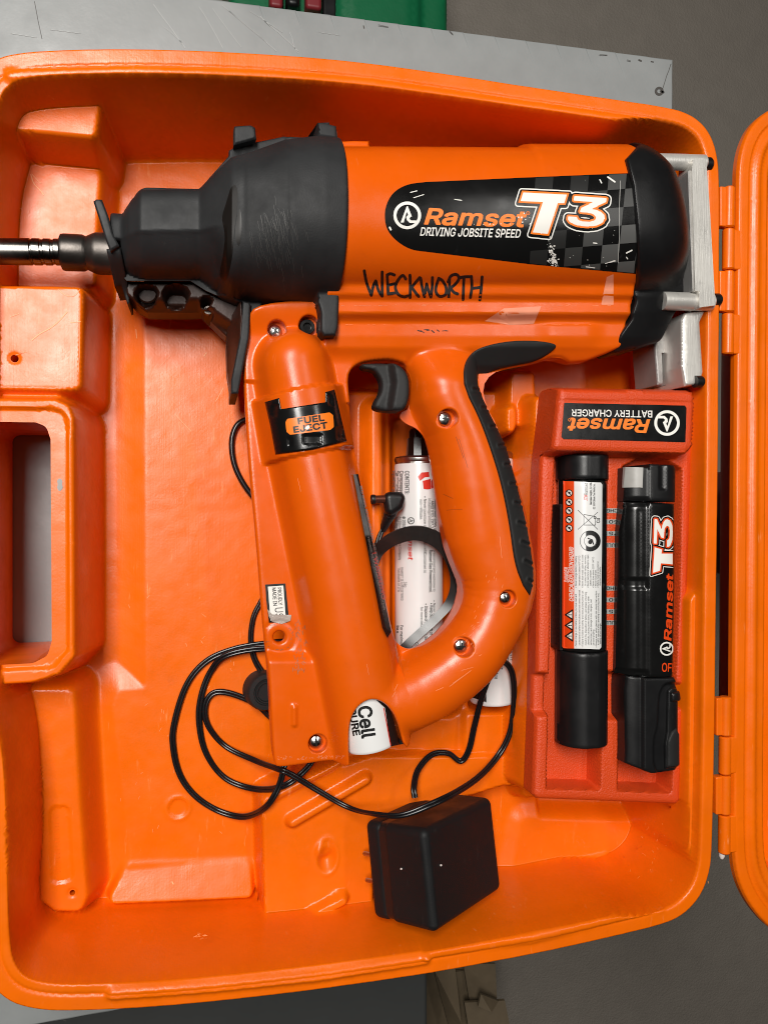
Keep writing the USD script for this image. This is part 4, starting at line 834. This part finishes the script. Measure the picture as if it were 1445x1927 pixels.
for px in ([(1104, 1404), (1108, 1404), (1106, 1484), (1102, 1484)], [(1238, 1440), (1242, 1440), (1240, 1488), (1236, 1488)]):
    put(chg, 'contact_rib', relief(poly(px, .054), lambda xy: np.full(len(xy), .0545), .051, .002), 'charger_red')
pl_px = Polygon([(1061, 758), (1288, 763), (1291, 768), (1289, 832), (1060, 826), (1056, 822)])
plate = put(chg, 'name_plate', decal(pl_px, Hchg, .0003, 20, .080), 'sticker_black')
put(plate, 'emblem', decal(emblem(1254, 796, 24, 180), Hchg, .00045, 8, .080), 'white_print')
put(plate, 'brand_lettering', decal([text('Ramset', 1222, 790, 24, 181, True, width=150, skew=.28).buffer(.4), ring(1071, 790, 2, 3)], Hchg, .00045, 10, .080), 'orange_print')
put(plate, 'plate_lettering', decal([text('BATTERY CHARGER', 1226, 773, 12.5, 181, False, width=151).buffer(.25)], Hchg, .00045, 10, .080), 'white_print')
# scale marks between the bays
for k, (s, y) in enumerate((('CHG', 961), ('50', 982), ('75', 1004), ('FULL', 1026), ('CHG', 1107), ('50', 1129), ('75', 1151), ('FULL', 1172))):
    w = Polygon([(1141, y - 4.5), (1164, y - 4.5), (1163, y + 4.5), (1140.5, y + 4.5)])
    m = put(chg, 'charge_mark', decal(w, Hchg, .0002, 20, ZB), 'mark_grey'); put(m, 'lettering', decal(text(s, 1162, y - 3.2, 6.2, 180, True, width=7 + 5 * len(s) - (len(s) == 4) * 4), Hchg, .0004, 10, ZB), 'black_print')
tri_ = [LineString([(1142, 944), (1165, 933), (1164, 944), (1142, 940)]), LineString([(1141, 1053), (1162, 1046), (1161, 1057), (1141, 1053)]), LineString([(1140, 1077), (1161, 1082), (1152, 1090)]), LineString([(1140, 1196), (1160, 1198), (1150, 1190)])]
put(chg, 'moulded_arrows', decal([g_.buffer(.55) for g_ in tri_], Hchg, .0002, 20, ZB), 'charger_red', kind='stuff')

# ---------------------------------------------------------------- batteries in the bays
def battery(name_label, p0, p1, R, zc, flat=0.0):
    t = thing('stick_battery', name_label, 'battery', 'batteries in the charger')
    a, b = U([p0, p1], zc); u = (b - a) / np.linalg.norm(b - a); n = np.array([u[1], -u[0]])
    return t, a, u, n, np.linalg.norm(b - a)
def coords(xy, a, u, n): q = xy - a; return q @ u, q @ n
zA = .0680
tA, aA, uA, nA, LA = battery('left black battery with orange and white danger label in the charger', (1103, 857), (1101, 1401), .0128, zA)
RA = .0131; kx = LA / 544
def Hbat(xy):
    s, w = coords(xy, aA, uA, nA); q = s / kx + 857
    r = np.where((q > 903) & (q < 1224), RA - .0006, RA); z = zA - .004 + np.sqrt(np.maximum(r * r - w * w, 1e-9))
    z -= .0008 * np.exp(-((q - 906) / 2)**2)
    return np.minimum(z, zA - .004 + RA * .97)
rectA = lambda s0, s1, w0, w1: Polygon([aA + uA * s0 * kx + nA * w0, aA + uA * s1 * kx + nA * w0, aA + uA * s1 * kx + nA * w1, aA + uA * s0 * kx + nA * w1])
secA = [('end_cap', 0, 46.5, 'black_plastic', RA * .985), ('cell_body', 47, 366.5, 'black_gloss', RA * .985), ('end_cap', 367, 544, 'black_plastic', RA * .985)]
partsA = []
for nm, s0, s1, mt, hw in secA:
    P = rectA(s0, s1, -hw, hw); 
    if nm == 'end_cap' and s0 > 0: P = P.union(rectA(505, 538, -hw - .0006, hw + .0006))
    def HE(xy, P=P): return Hbat(xy) - rnd(-sd(P, xy), .0009)
    partsA.append(put(tA, nm, relief(P, HE, .054, .0011, (.0003, .0008), mirror=zA - .0045), mt))
for sgn in (-1, 1): put(tA, 'side_rail', relief(rectA(92, 366, sgn * RA * .97 - .0008, sgn * RA * .97 + .0010), lambda xy: np.full(len(xy), zA - .0012), .056, .003), 'black_plastic')
zl = zA - .004 + RA
lb_px = Polygon([(1059, 905), (1130, 908), (1133, 912), (1131, 1218), (1128, 1222), (1060, 1220), (1057, 1216)])
lb = put(partsA[1], 'danger_label', decal(lb_px.intersection(Polygon([(1080, 800), (1200, 800), (1200, 1300), (1080, 1300)])), Hbat, .00015, 8, zl), 'can_white')
put(partsA[1], 'orange_field', decal(lb_px.difference(Polygon([(1080, 800), (1200, 800), (1200, 1300), (1080, 1300)])), Hbat, .00015, 8, zl), 'orange_red')
TU = lambda s, x, y, h, w=None, b=False: text(s, x, y, h, -90, b, width=w)
put(partsA[1], 'danger_lettering', decal([text('DANGER', 1069, 1096, 7.5, -90, True, width=28, skew=.2), text('CHEMICAL/EXPLOSION HAZARD', 1078, 1132, 7.5, -90, True, width=102, skew=.2)], Hbat, .0003, 8, zl), 'white_print')
tri3 = []; tri3b = []
for y in (1157, 1177, 1197): tri3.append(Polygon([(1062, y), (1077, y - 10), (1077, y + 10)]).buffer(.6)); tri3b += [Polygon([(1065.5, y), (1075.5, y - 6.5), (1075.5, y + 6.5)])]
cir = [Point(1070, y).buffer(7) for y in (928, 945, 961, 978, 994)]
put(partsA[1], 'warning_signs', decal(tri3 + cir, Hbat, .0003, 8, zl), 'black_print', kind='stuff')
inn = [Point(1070, y).buffer(5.2).difference(stroke([(1066, y - 4), (1074, y + 4)], 1.6)).difference(Point(1070 + .6, y - .5).buffer(2.2)) for y in (928, 945, 961, 978, 994)]
put(partsA[1], 'sign_faces', decal([g_.difference(stroke([(1068.5, y), (1072, y)], 1.8)).difference(Point(1074, y).buffer(1)) for g_, y in zip(tri3b, (1157, 1177, 1197))] + inn, Hbat, .00045, 8, zl), 'white_print', kind='stuff')
sp = [TU('• Never charge or use battery unless you have read and', 1084.5, 1218, 3.6, 100), TU('understand all safety instructions and tool owners manual', 1091, 1214, 3.3, 104), TU('• Failure to follow all safety and manual instructions can', 1097, 1218, 3.3, 106), TU('result in fire, disposition of battery, and release of burning', 1103, 1214, 3.3, 100),
      TU('chemicals, causing severe burns, blindness, or other', 1108, 1214, 3.3, 92), TU('serious injury, and damage to tool, chargers, and', 1113, 1214, 3.3, 86), TU('personal property.', 1117.5, 1214, 3.0, 30), TU('• Always wear safety glasses with side shields that conform', 1122.5, 1218, 3.0, 106), TU('to ANSI standard when operating or servicing your tool,', 1126.5, 1214, 2.8, 98), TU('battery cell and charger.', 1130, 1212, 2.6, 40),
      TU('• Never charge battery if battery', 1084.5, 1106, 3.6, 60), TU('temperature is below 40°F (5°C)', 1091, 1102, 3.3, 56), TU('• Never allow metal objects to come', 1097, 1106, 3.3, 62), TU('in contact with battery terminals.', 1102, 1102, 3.3, 58), TU('• Never puncture or attempt to open', 1107, 1106, 3.3, 62), TU('battery container.', 1112, 1102, 3.3, 30), TU('• Never store above 120°F (49°C)', 1117, 1106, 3.2, 58), TU('• Never incinerate.', 1121.5, 1106, 3.0, 34), TU('• Battery must be recycled or', 1125.5, 1106, 2.8, 50), TU('disposed of properly.', 1129.5, 1102, 2.6, 36),
      TU('Ramset', 1105, 931, 6.5, 22), TU('Glendale Heights, IL USA', 1113, 950, 4.0, 42, True), TU('(C) 2009 Illinois Tool Works Inc.', 1119, 958, 3.6, 48, True), TU('Cd', 1128, 984, 6, 9, True)]
bin_ = [stroke([(1087, 960), (1124, 996)], .9), stroke([(1087, 996), (1124, 964)], .9), stroke([(1098, 968), (1120, 972), (1120, 988), (1098, 988), (1098, 968)], 1.0), ring(1119, 974, 1.5, 2.6)]
rec = [ring(1110, 1018, 12, 19).difference(Polygon([(1080, 995), (1102, 995), (1102, 1040), (1080, 1040)]).buffer(0)), ring(1110, 1018, 11, 11.8), ring(1110, 1018, 18.6, 19.6), Point(1110, 1020).buffer(4), stroke([(1106, 1013), (1114, 1016), (1116, 1024)], 2)]
put(partsA[1], 'small_print', decal(sp + bin_ + rec, Hbat, .0003, 6, zl), 'black_print', kind='stuff')
put(partsA[1], 'maker_mark', decal([text('ITW', 1105, 942, 6.5, -90, True, width=10, skew=.3)], Hbat, .0003, 6, zl), 'red_print')

zBt = .071
tB, aB, uB, nB, LB = battery('right black battery with slider switch and orange OFF lettering in the charger', (1223, 872), (1222, 1450), .0135, zBt)
kB = LB / 578
def bp(x, y, z=zBt + .006): return U([(x, y)], z)[0]
bpoly = lambda px, z=zBt + .006: Polygon(U(px, z)).buffer(.0006).buffer(-.0006)
def bpart(name, px, Hf, mat, edge=.0009, z=zBt + .006, zlow=.055, L=.0011):
    P = bpoly(px, z); return put(tB, name, relief(P, lambda xy: Hf(xy) - rnd(-sd(P, xy), edge), zlow, L, (.0003, .0008), mirror=None if zlow >= zBt else zBt - .0035), mat)
def HB(xy):
    x, y = V(xy, zBt + .006).T; c = np.interp(y, [872, 1450], [1226, 1224]); w = (x - c) / 53.0
    z = zBt - .002 + .0125 * (1 - np.clip(np.abs(w), 0, .985)**2.6)**(1 / 2.6)
    z -= .0010 * sstep((1213 - x) / 3)            # flat side with the step of the two halves
    for yy in (945, 1098, 1270): z -= .0010 * sstep((9 - np.abs(y - yy)) / 2) * sstep((1212 - x) / 2)
    for xx in (1198, ): z -= .0005 * np.exp(-((x - xx) / 1.5)**2) * (y > 960)
    return z
bpart('cell_body', [(1179, 944), (1266, 948), (1267, 1100), (1262, 1272), (1170, 1272), (1172, 1160), (1174, 1000)], HB, 'black_gloss')
bpart('top_end', [(1179, 880), (1186, 878), (1212, 880), (1214, 874), (1262, 876), (1268, 884), (1266, 945), (1178, 943)], lambda xy: HB(xy) + .0006 - .0012 * sstep((6 - np.abs(V(xy, zBt + .006)[:, 0] - 1237)) / 2) * sstep((26 - np.abs(V(xy, zBt + .006)[:, 1] - 897)) / 4), 'black_plastic')
put(tB, 'contact', relief(bpoly([(1184, 878), (1208, 880), (1207, 918), (1182, 917)], zBt + .009), lambda xy: HB(xy) + .0012, zBt + .003, .0015, (.0004,)), 'mark_grey')
RB = Polygon(chaikin([(1250, 1284), (1290, 1284), (1290, 1460), (1226, 1460), (1224, 1388), (1233, 1366), (1234, 1312), (1240, 1292)], 2))
def HBl(xy):
    q = V(xy, zBt + .006); x, y = q.T; w = (x - 1224) / 55.0
    z = zBt + .0098 - .0020 * sstep((1205 - x) / 3) - .0075 * np.clip((1203 - x) / 40, 0, 1)**2
    return z - .0022 * sstep((-sd(RB, q) + 4) / 6) - .003 * np.clip((x - 1255) / 24, 0, 1)**2
bpart('bottom_end', [(1180, 1273), (1206, 1273), (1206, 1274), (1262, 1273), (1268, 1284), (1277, 1300), (1277, 1444), (1268, 1450), (1218, 1452), (1204, 1447), (1178, 1438), (1179, 1414), (1178, 1300)], HBl, 'black_plastic', L=.0008)
bpart('slider', [(1251, 1298), (1258, 1292), (1268, 1294), (1273, 1304), (1273, 1376), (1277, 1386), (1276, 1442), (1246, 1444), (1245, 1400), (1249, 1376)], lambda xy: HBl(xy) + .0016, 'black_plastic', zlow=zBt)
bpart('thumb_pad', [(1248, 1392), (1256, 1374), (1266, 1368), (1274, 1380), (1275, 1438), (1248, 1440)], lambda xy: HBl(xy) + .0026, 'rubber', zlow=zBt)
bpart('slider_catch', [(1254, 1301), (1272, 1299), (1276, 1312), (1274, 1317), (1254, 1317)], lambda xy: HBl(xy) + .0034, 'black_plastic', zlow=zBt, edge=.001)
zb_ = zBt + .0105
HBd = lambda xy: HB(xy)
tTb = Polygon([(1228, 1078), (1231, 1030), (1245, 1034), (1244, 1042), (1265, 1042), (1265, 1062), (1243, 1060), (1241, 1074)])
g3 = text('3', 1263, 1030, 33, -88, True, width=52, skew=.1)
t3 = unary_union([tTb, g3]); t3a = t3.buffer(2.6, join_style=2); t3b = t3a.buffer(2.6); t3c = t3b.buffer(1.3)
lim = Polygon([(1200, 900), (1266, 900), (1266, 1300), (1200, 1300)])
bd = stage.GetPrimAtPath(tB + '/cell_body').GetPath().pathString
for nm, g_, o, mt in (('model_outline', t3c.difference(t3b), .0002, 'white_print'), ('model_shade', t3a.difference(t3), .00024, 'orange_red'), ('model_lettering', t3, .00026, 'white_print'),
                      ('brand_lettering', text('Ramset', 1262, 1206, 13, -88, True, width=124, skew=.25).buffer(.3), .0002, 'orange_red'), ('emblem', emblem(1254, 1221, 13, -90), .0002, 'white_print'), ('switch_lettering', text('OFF', 1245, 1264, 16, 1, False, width=26).buffer(.3), .0002, 'orange_red')):
    put(bd, nm, decal(g_.intersection(lim), HBd, o, 6, zb_), mt)

# ---------------------------------------------------------------- power adapter with its cord and plug
ad = thing('power_adapter', 'black box power adapter with long thin cord at the bottom of the case', 'power adapter')
ADC = [0.10064, -0.15072, 0.08144]; ADX = [[-0.0219, -0.00521, -0.02962], [0.00331, -0.04449, 0.00538], [0.04523, -0.00066, -0.03332]]
AC = np.array(ADC); AX = np.array(ADX) * 1.05; AC = AC + AX.sum(0) * -.02                 # corner nearest the camera and its three edges
def apt(a, b, c): return AC + AX[0] * a + AX[1] * b + AX[2] * c
r = .0038
def ahull(a0, a1, inset=0.0):
    l = np.linalg.norm(AX, axis=1); e = (r + inset) / l; pts = [apt(a, b, c) for a in (a0 + (e[0] if a0 == 0 else .0036 / l[0]), a1 - (e[0] if a1 == 1 else .0036 / l[0])) for b in (e[1], 1 - e[1]) for c in (e[2], 1 - e[2])]
    return hull(pts, r, 24)
put(ad, 'body', ahull(0, .70), 'adapter_black'); put(ad, 'back_cover', ahull(.715, 1), 'adapter_black', label='back cover behind the seam of the box')
put(ad, 'seam', ahull(.69, .73, .0005), 'black_print')
for b in (.42, .70):
    p = apt(1.0, b, .14); q_ = p + AX[0] / np.linalg.norm(AX[0]) * .009
    put(ad, 'prong', hull([p, q_], .0012, 10), 'tin')
for a, b, c in ((.42, .42, -.008), (-.005, .40, .16)): put(ad, 'pale_speck', hull([apt(a, b, c)], .00055, 8), 'pin_white')
# cord: pixels with the height of each point
cord = [(724, 985, .034), (711, 1022, .036), (704, 1052, .034), (680, 1090, .022), (640, 1130, .020), (560, 1110, .019), (503, 1122, .0185), (488, 1140, .0183), (476, 1170, .0183), (474, 1215, .0183), (488, 1258, .0188), (525, 1300, .020), (585, 1310, .021), (610, 1255, .021), (560, 1212, .0205),
        (495, 1212, .0200), (440, 1221, .0188), (388, 1243, .0183), (350, 1290, .0183), (330, 1355, .0183), (324, 1400, .0183), (335, 1450, .0183), (366, 1496, .0183), (410, 1525, .0183), (460, 1537, .0240), (500, 1519, .0385), (524, 1480, .0400), (535, 1437, .0390), (548, 1400, .032), (575, 1395, .024), (594, 1412, .0335), (588, 1432, .0375), (568, 1455, .0395), (530, 1480, .0395), (480, 1486, .0240), (425, 1465, .0183), (390, 1420, .0183),
        (374, 1360, .0183), (378, 1310, .0183), (396, 1264, .0183), (426, 1234, .0210), (495, 1222, .0225), (555, 1230, .022), (590, 1290, .022), (570, 1360, .022), (530, 1362, .021), (510, 1350, .0200), (480, 1325, .0198), (432, 1304, .0190), (402, 1304, .0183), (388, 1328, .0183), (393, 1366, .0183), (425, 1404, .0183), (480, 1432, .0260), (525, 1449, .0410), (550, 1460, .0425), (600, 1490, .0425), (660, 1522, .047), (710, 1533, .060), (765, 1531, .068), (830, 1507, .068), (885, 1474, .054), (930, 1432, .041), (957, 1385, .040), (968, 1320, .042), (964, 1268, .046), (948, 1247, .047), (928, 1258, .046), (910, 1300, .044), (893, 1365, .040), (882, 1412, .038), (866, 1433, .036), (842, 1418, .036), (812, 1420, .037), (787, 1448, .042), (779, 1482, .050), (781, 1502, .052)]
cw = spline(np.array([(*U([(x, y)], z)[0], z) for x, y, z in cord]), .0012)
wob = np.column_stack([meshkit.noise(np.column_stack([np.arange(len(cw)) * .07, np.zeros(len(cw)), np.full(len(cw), 7.0 * k_)])) - .5 for k_ in (1, 2)]) * .0010; cw[:, :2] += wob
ph = np.cumsum(np.r_[0, np.linalg.norm(np.diff(cw, axis=0), axis=1)]); ang = .55 * np.sin(ph * 22) + .35 * np.sin(ph * 57 + 1)
t_ = np.gradient(cw, axis=0); t_ /= np.linalg.norm(t_, axis=1, keepdims=True); sd_ = np.cross(t_, [0, 0, 1.0]); sd_ /= np.linalg.norm(sd_, axis=1, keepdims=True); up_ = np.cross(sd_, t_)
o_ = (sd_ * np.cos(ang)[:, None] + up_ * np.sin(ang)[:, None]) * .00075
put(ad, 'cord', join(sweep(cw + o_, circ(.00092, 10)), sweep(cw - o_, circ(.00092, 10))), 'cord_black')
# second stretch of cord that shows above, beside the fin of the gun
c2 = spline(np.array([(*U([(x, y)], .0195)[0], .0195) for x, y in ((530, 800), (498, 788), (468, 788), (446, 800), (436, 830), (440, 870), (455, 905), (478, 937), (520, 985), (560, 1060), (520, 1110), (503, 1122))]), .0012)
put(ad, 'cord', sweep(c2, circ(.0015, 12)), 'cord_black', label='loop of the cord beside the upper end of the gun tube')
pz = .043
pl = thing('barrel_plug', 'small black elbow plug of the adapter cord lying on the white fuel cell', 'plug') if False else ad
def P3(x, y, z=pz): return np.array([*U([(x, y)], z)[0], z])
put(ad, 'plug_boot', join(hull([P3(733, 938), P3(750, 938), P3(747, 950), P3(735, 958)], .0034, 20), lathe([(0, 0), (.0030, 0), (.0034, .002), (.0032, .0045), (.0026, .010), (.0019, .016), (0, .016)], P3(741, 952), P3(724, 988, .036), 24)), 'black_plastic')
for k in range(5):
    f0_ = .30 + .14 * k; c = P3(741, 952) * (1 - f0_) + P3(724, 988, .036) * f0_; dv = (P3(724, 988, .036) - P3(741, 952)); dv /= np.linalg.norm(dv); rr_ = .0035 - .0003 * k
    put(ad, 'strain_ring', lathe([(0, 0), (rr_ - .0004, 0), (rr_, .0003), (rr_, .0010), (rr_ - .0004, .0013), (0, .0013)], c, c + dv, 20), 'black_plastic')
put(ad, 'plug_barrel', lathe([(0, .0004), (.0015, .0004), (.0017, 0), (.0021, 0), (.0023, .0004), (.0023, .0022), (.0021, .0023), (.0021, .0090), (0, .0090)], P3(699, 940), P3(732, 939), 24), 'copper_brown')
put(ad, 'barrel_tip', lathe([(.0016, 0), (.0024, 0), (.0026, .0004), (.0026, .0018), (.0021, .0020), (0, .0020)], P3(698.5, 940), P3(732, 939), 24), 'black_plastic')

# ---------------------------------------------------------------- loose black strap over the fuel cell
sp_px = [(700, 1062, .038, .0065), (712, 1036, .044, .0068), (740, 1014, .050, .007), (780, 1003, .053, .0072), (815, 1012, .054, .0072), (842, 1035, .053, .0072), (857, 1070, .051, .0065), (858, 1105, .049, .0055), (846, 1135, .047, .0045), (820, 1165, .046, .004), (790, 1192, .045, .004), (765, 1215, .044, .004), (745, 1238, .042, .004)]
sw = spline(np.array([(*U([(x, y)], z)[0], z, h) for x, y, z, h in sp_px]), .0012)
sec = []
pth, hh = sw[:, :3], sw[:, 3] * 1.12
tt = np.gradient(pth, axis=0); tt /= np.linalg.norm(tt, axis=1, keepdims=True); nn = np.cross(tt, [0, 0, 1.0]); nn /= np.linalg.norm(nn, axis=1, keepdims=True)
lean = np.array([0, 0, 1.0]) * .42 + nn * -.90                      # the band stands askew, its flat face turned up
lean /= np.linalg.norm(lean, axis=1, keepdims=True); th = np.cross(tt, lean)
k = len(pth); vv = []
for i in range(k): vv += [pth[i] + lean[i] * hh[i] / 2 + th[i] * .0005, pth[i] - lean[i] * hh[i] / 2 + th[i] * .0005, pth[i] - lean[i] * hh[i] / 2 - th[i] * .0005, pth[i] + lean[i] * hh[i] / 2 - th[i] * .0005]
ff = []
for i in range(k - 1):
    for j in range(4): a_, b_ = 4 * i + j, 4 * i + (j + 1) % 4; ff += [(a_, b_, b_ + 4), (a_, b_ + 4, a_ + 4)]
ff += [(0, 2, 1), (0, 3, 2), (4 * k - 4, 4 * k - 3, 4 * k - 2), (4 * k - 4, 4 * k - 2, 4 * k - 1)]
mm = trimesh.Trimesh(np.array(vv), np.array(ff), process=False)
if mm.volume < 0: mm.invert()
put('/World', 'plastic_strap', TM(mm, 40), 'strap_black', label='glossy black plastic strap looped over the fuel cell inside the gun handle', cat='strap')
# black ribbed knob half hidden under the fin of the gun
kc = np.array([*U([(502, 1303)], .027)[0], .027])
kn = thing('black_knob', 'round black ribbed knob peeking out under the left edge of the nail gun', 'knob')
put(kn, 'knob_body', lathe([(0, -.012), (.0092, -.012), (.0100, -.010), (.0100, -.002), (.0092, 0), (.0070, .0002), (.0066, -.001), (0, -.001)], kc, kc + [0.25, 0, 1], 40), 'rubber')
put(kn, 'knob_rib', lathe([(.0046, -.001), (.0050, .0004), (.0056, .0004), (.0060, -.001), (.0046, -.001)], kc, kc + [0.25, 0, 1], 40), 'rubber')
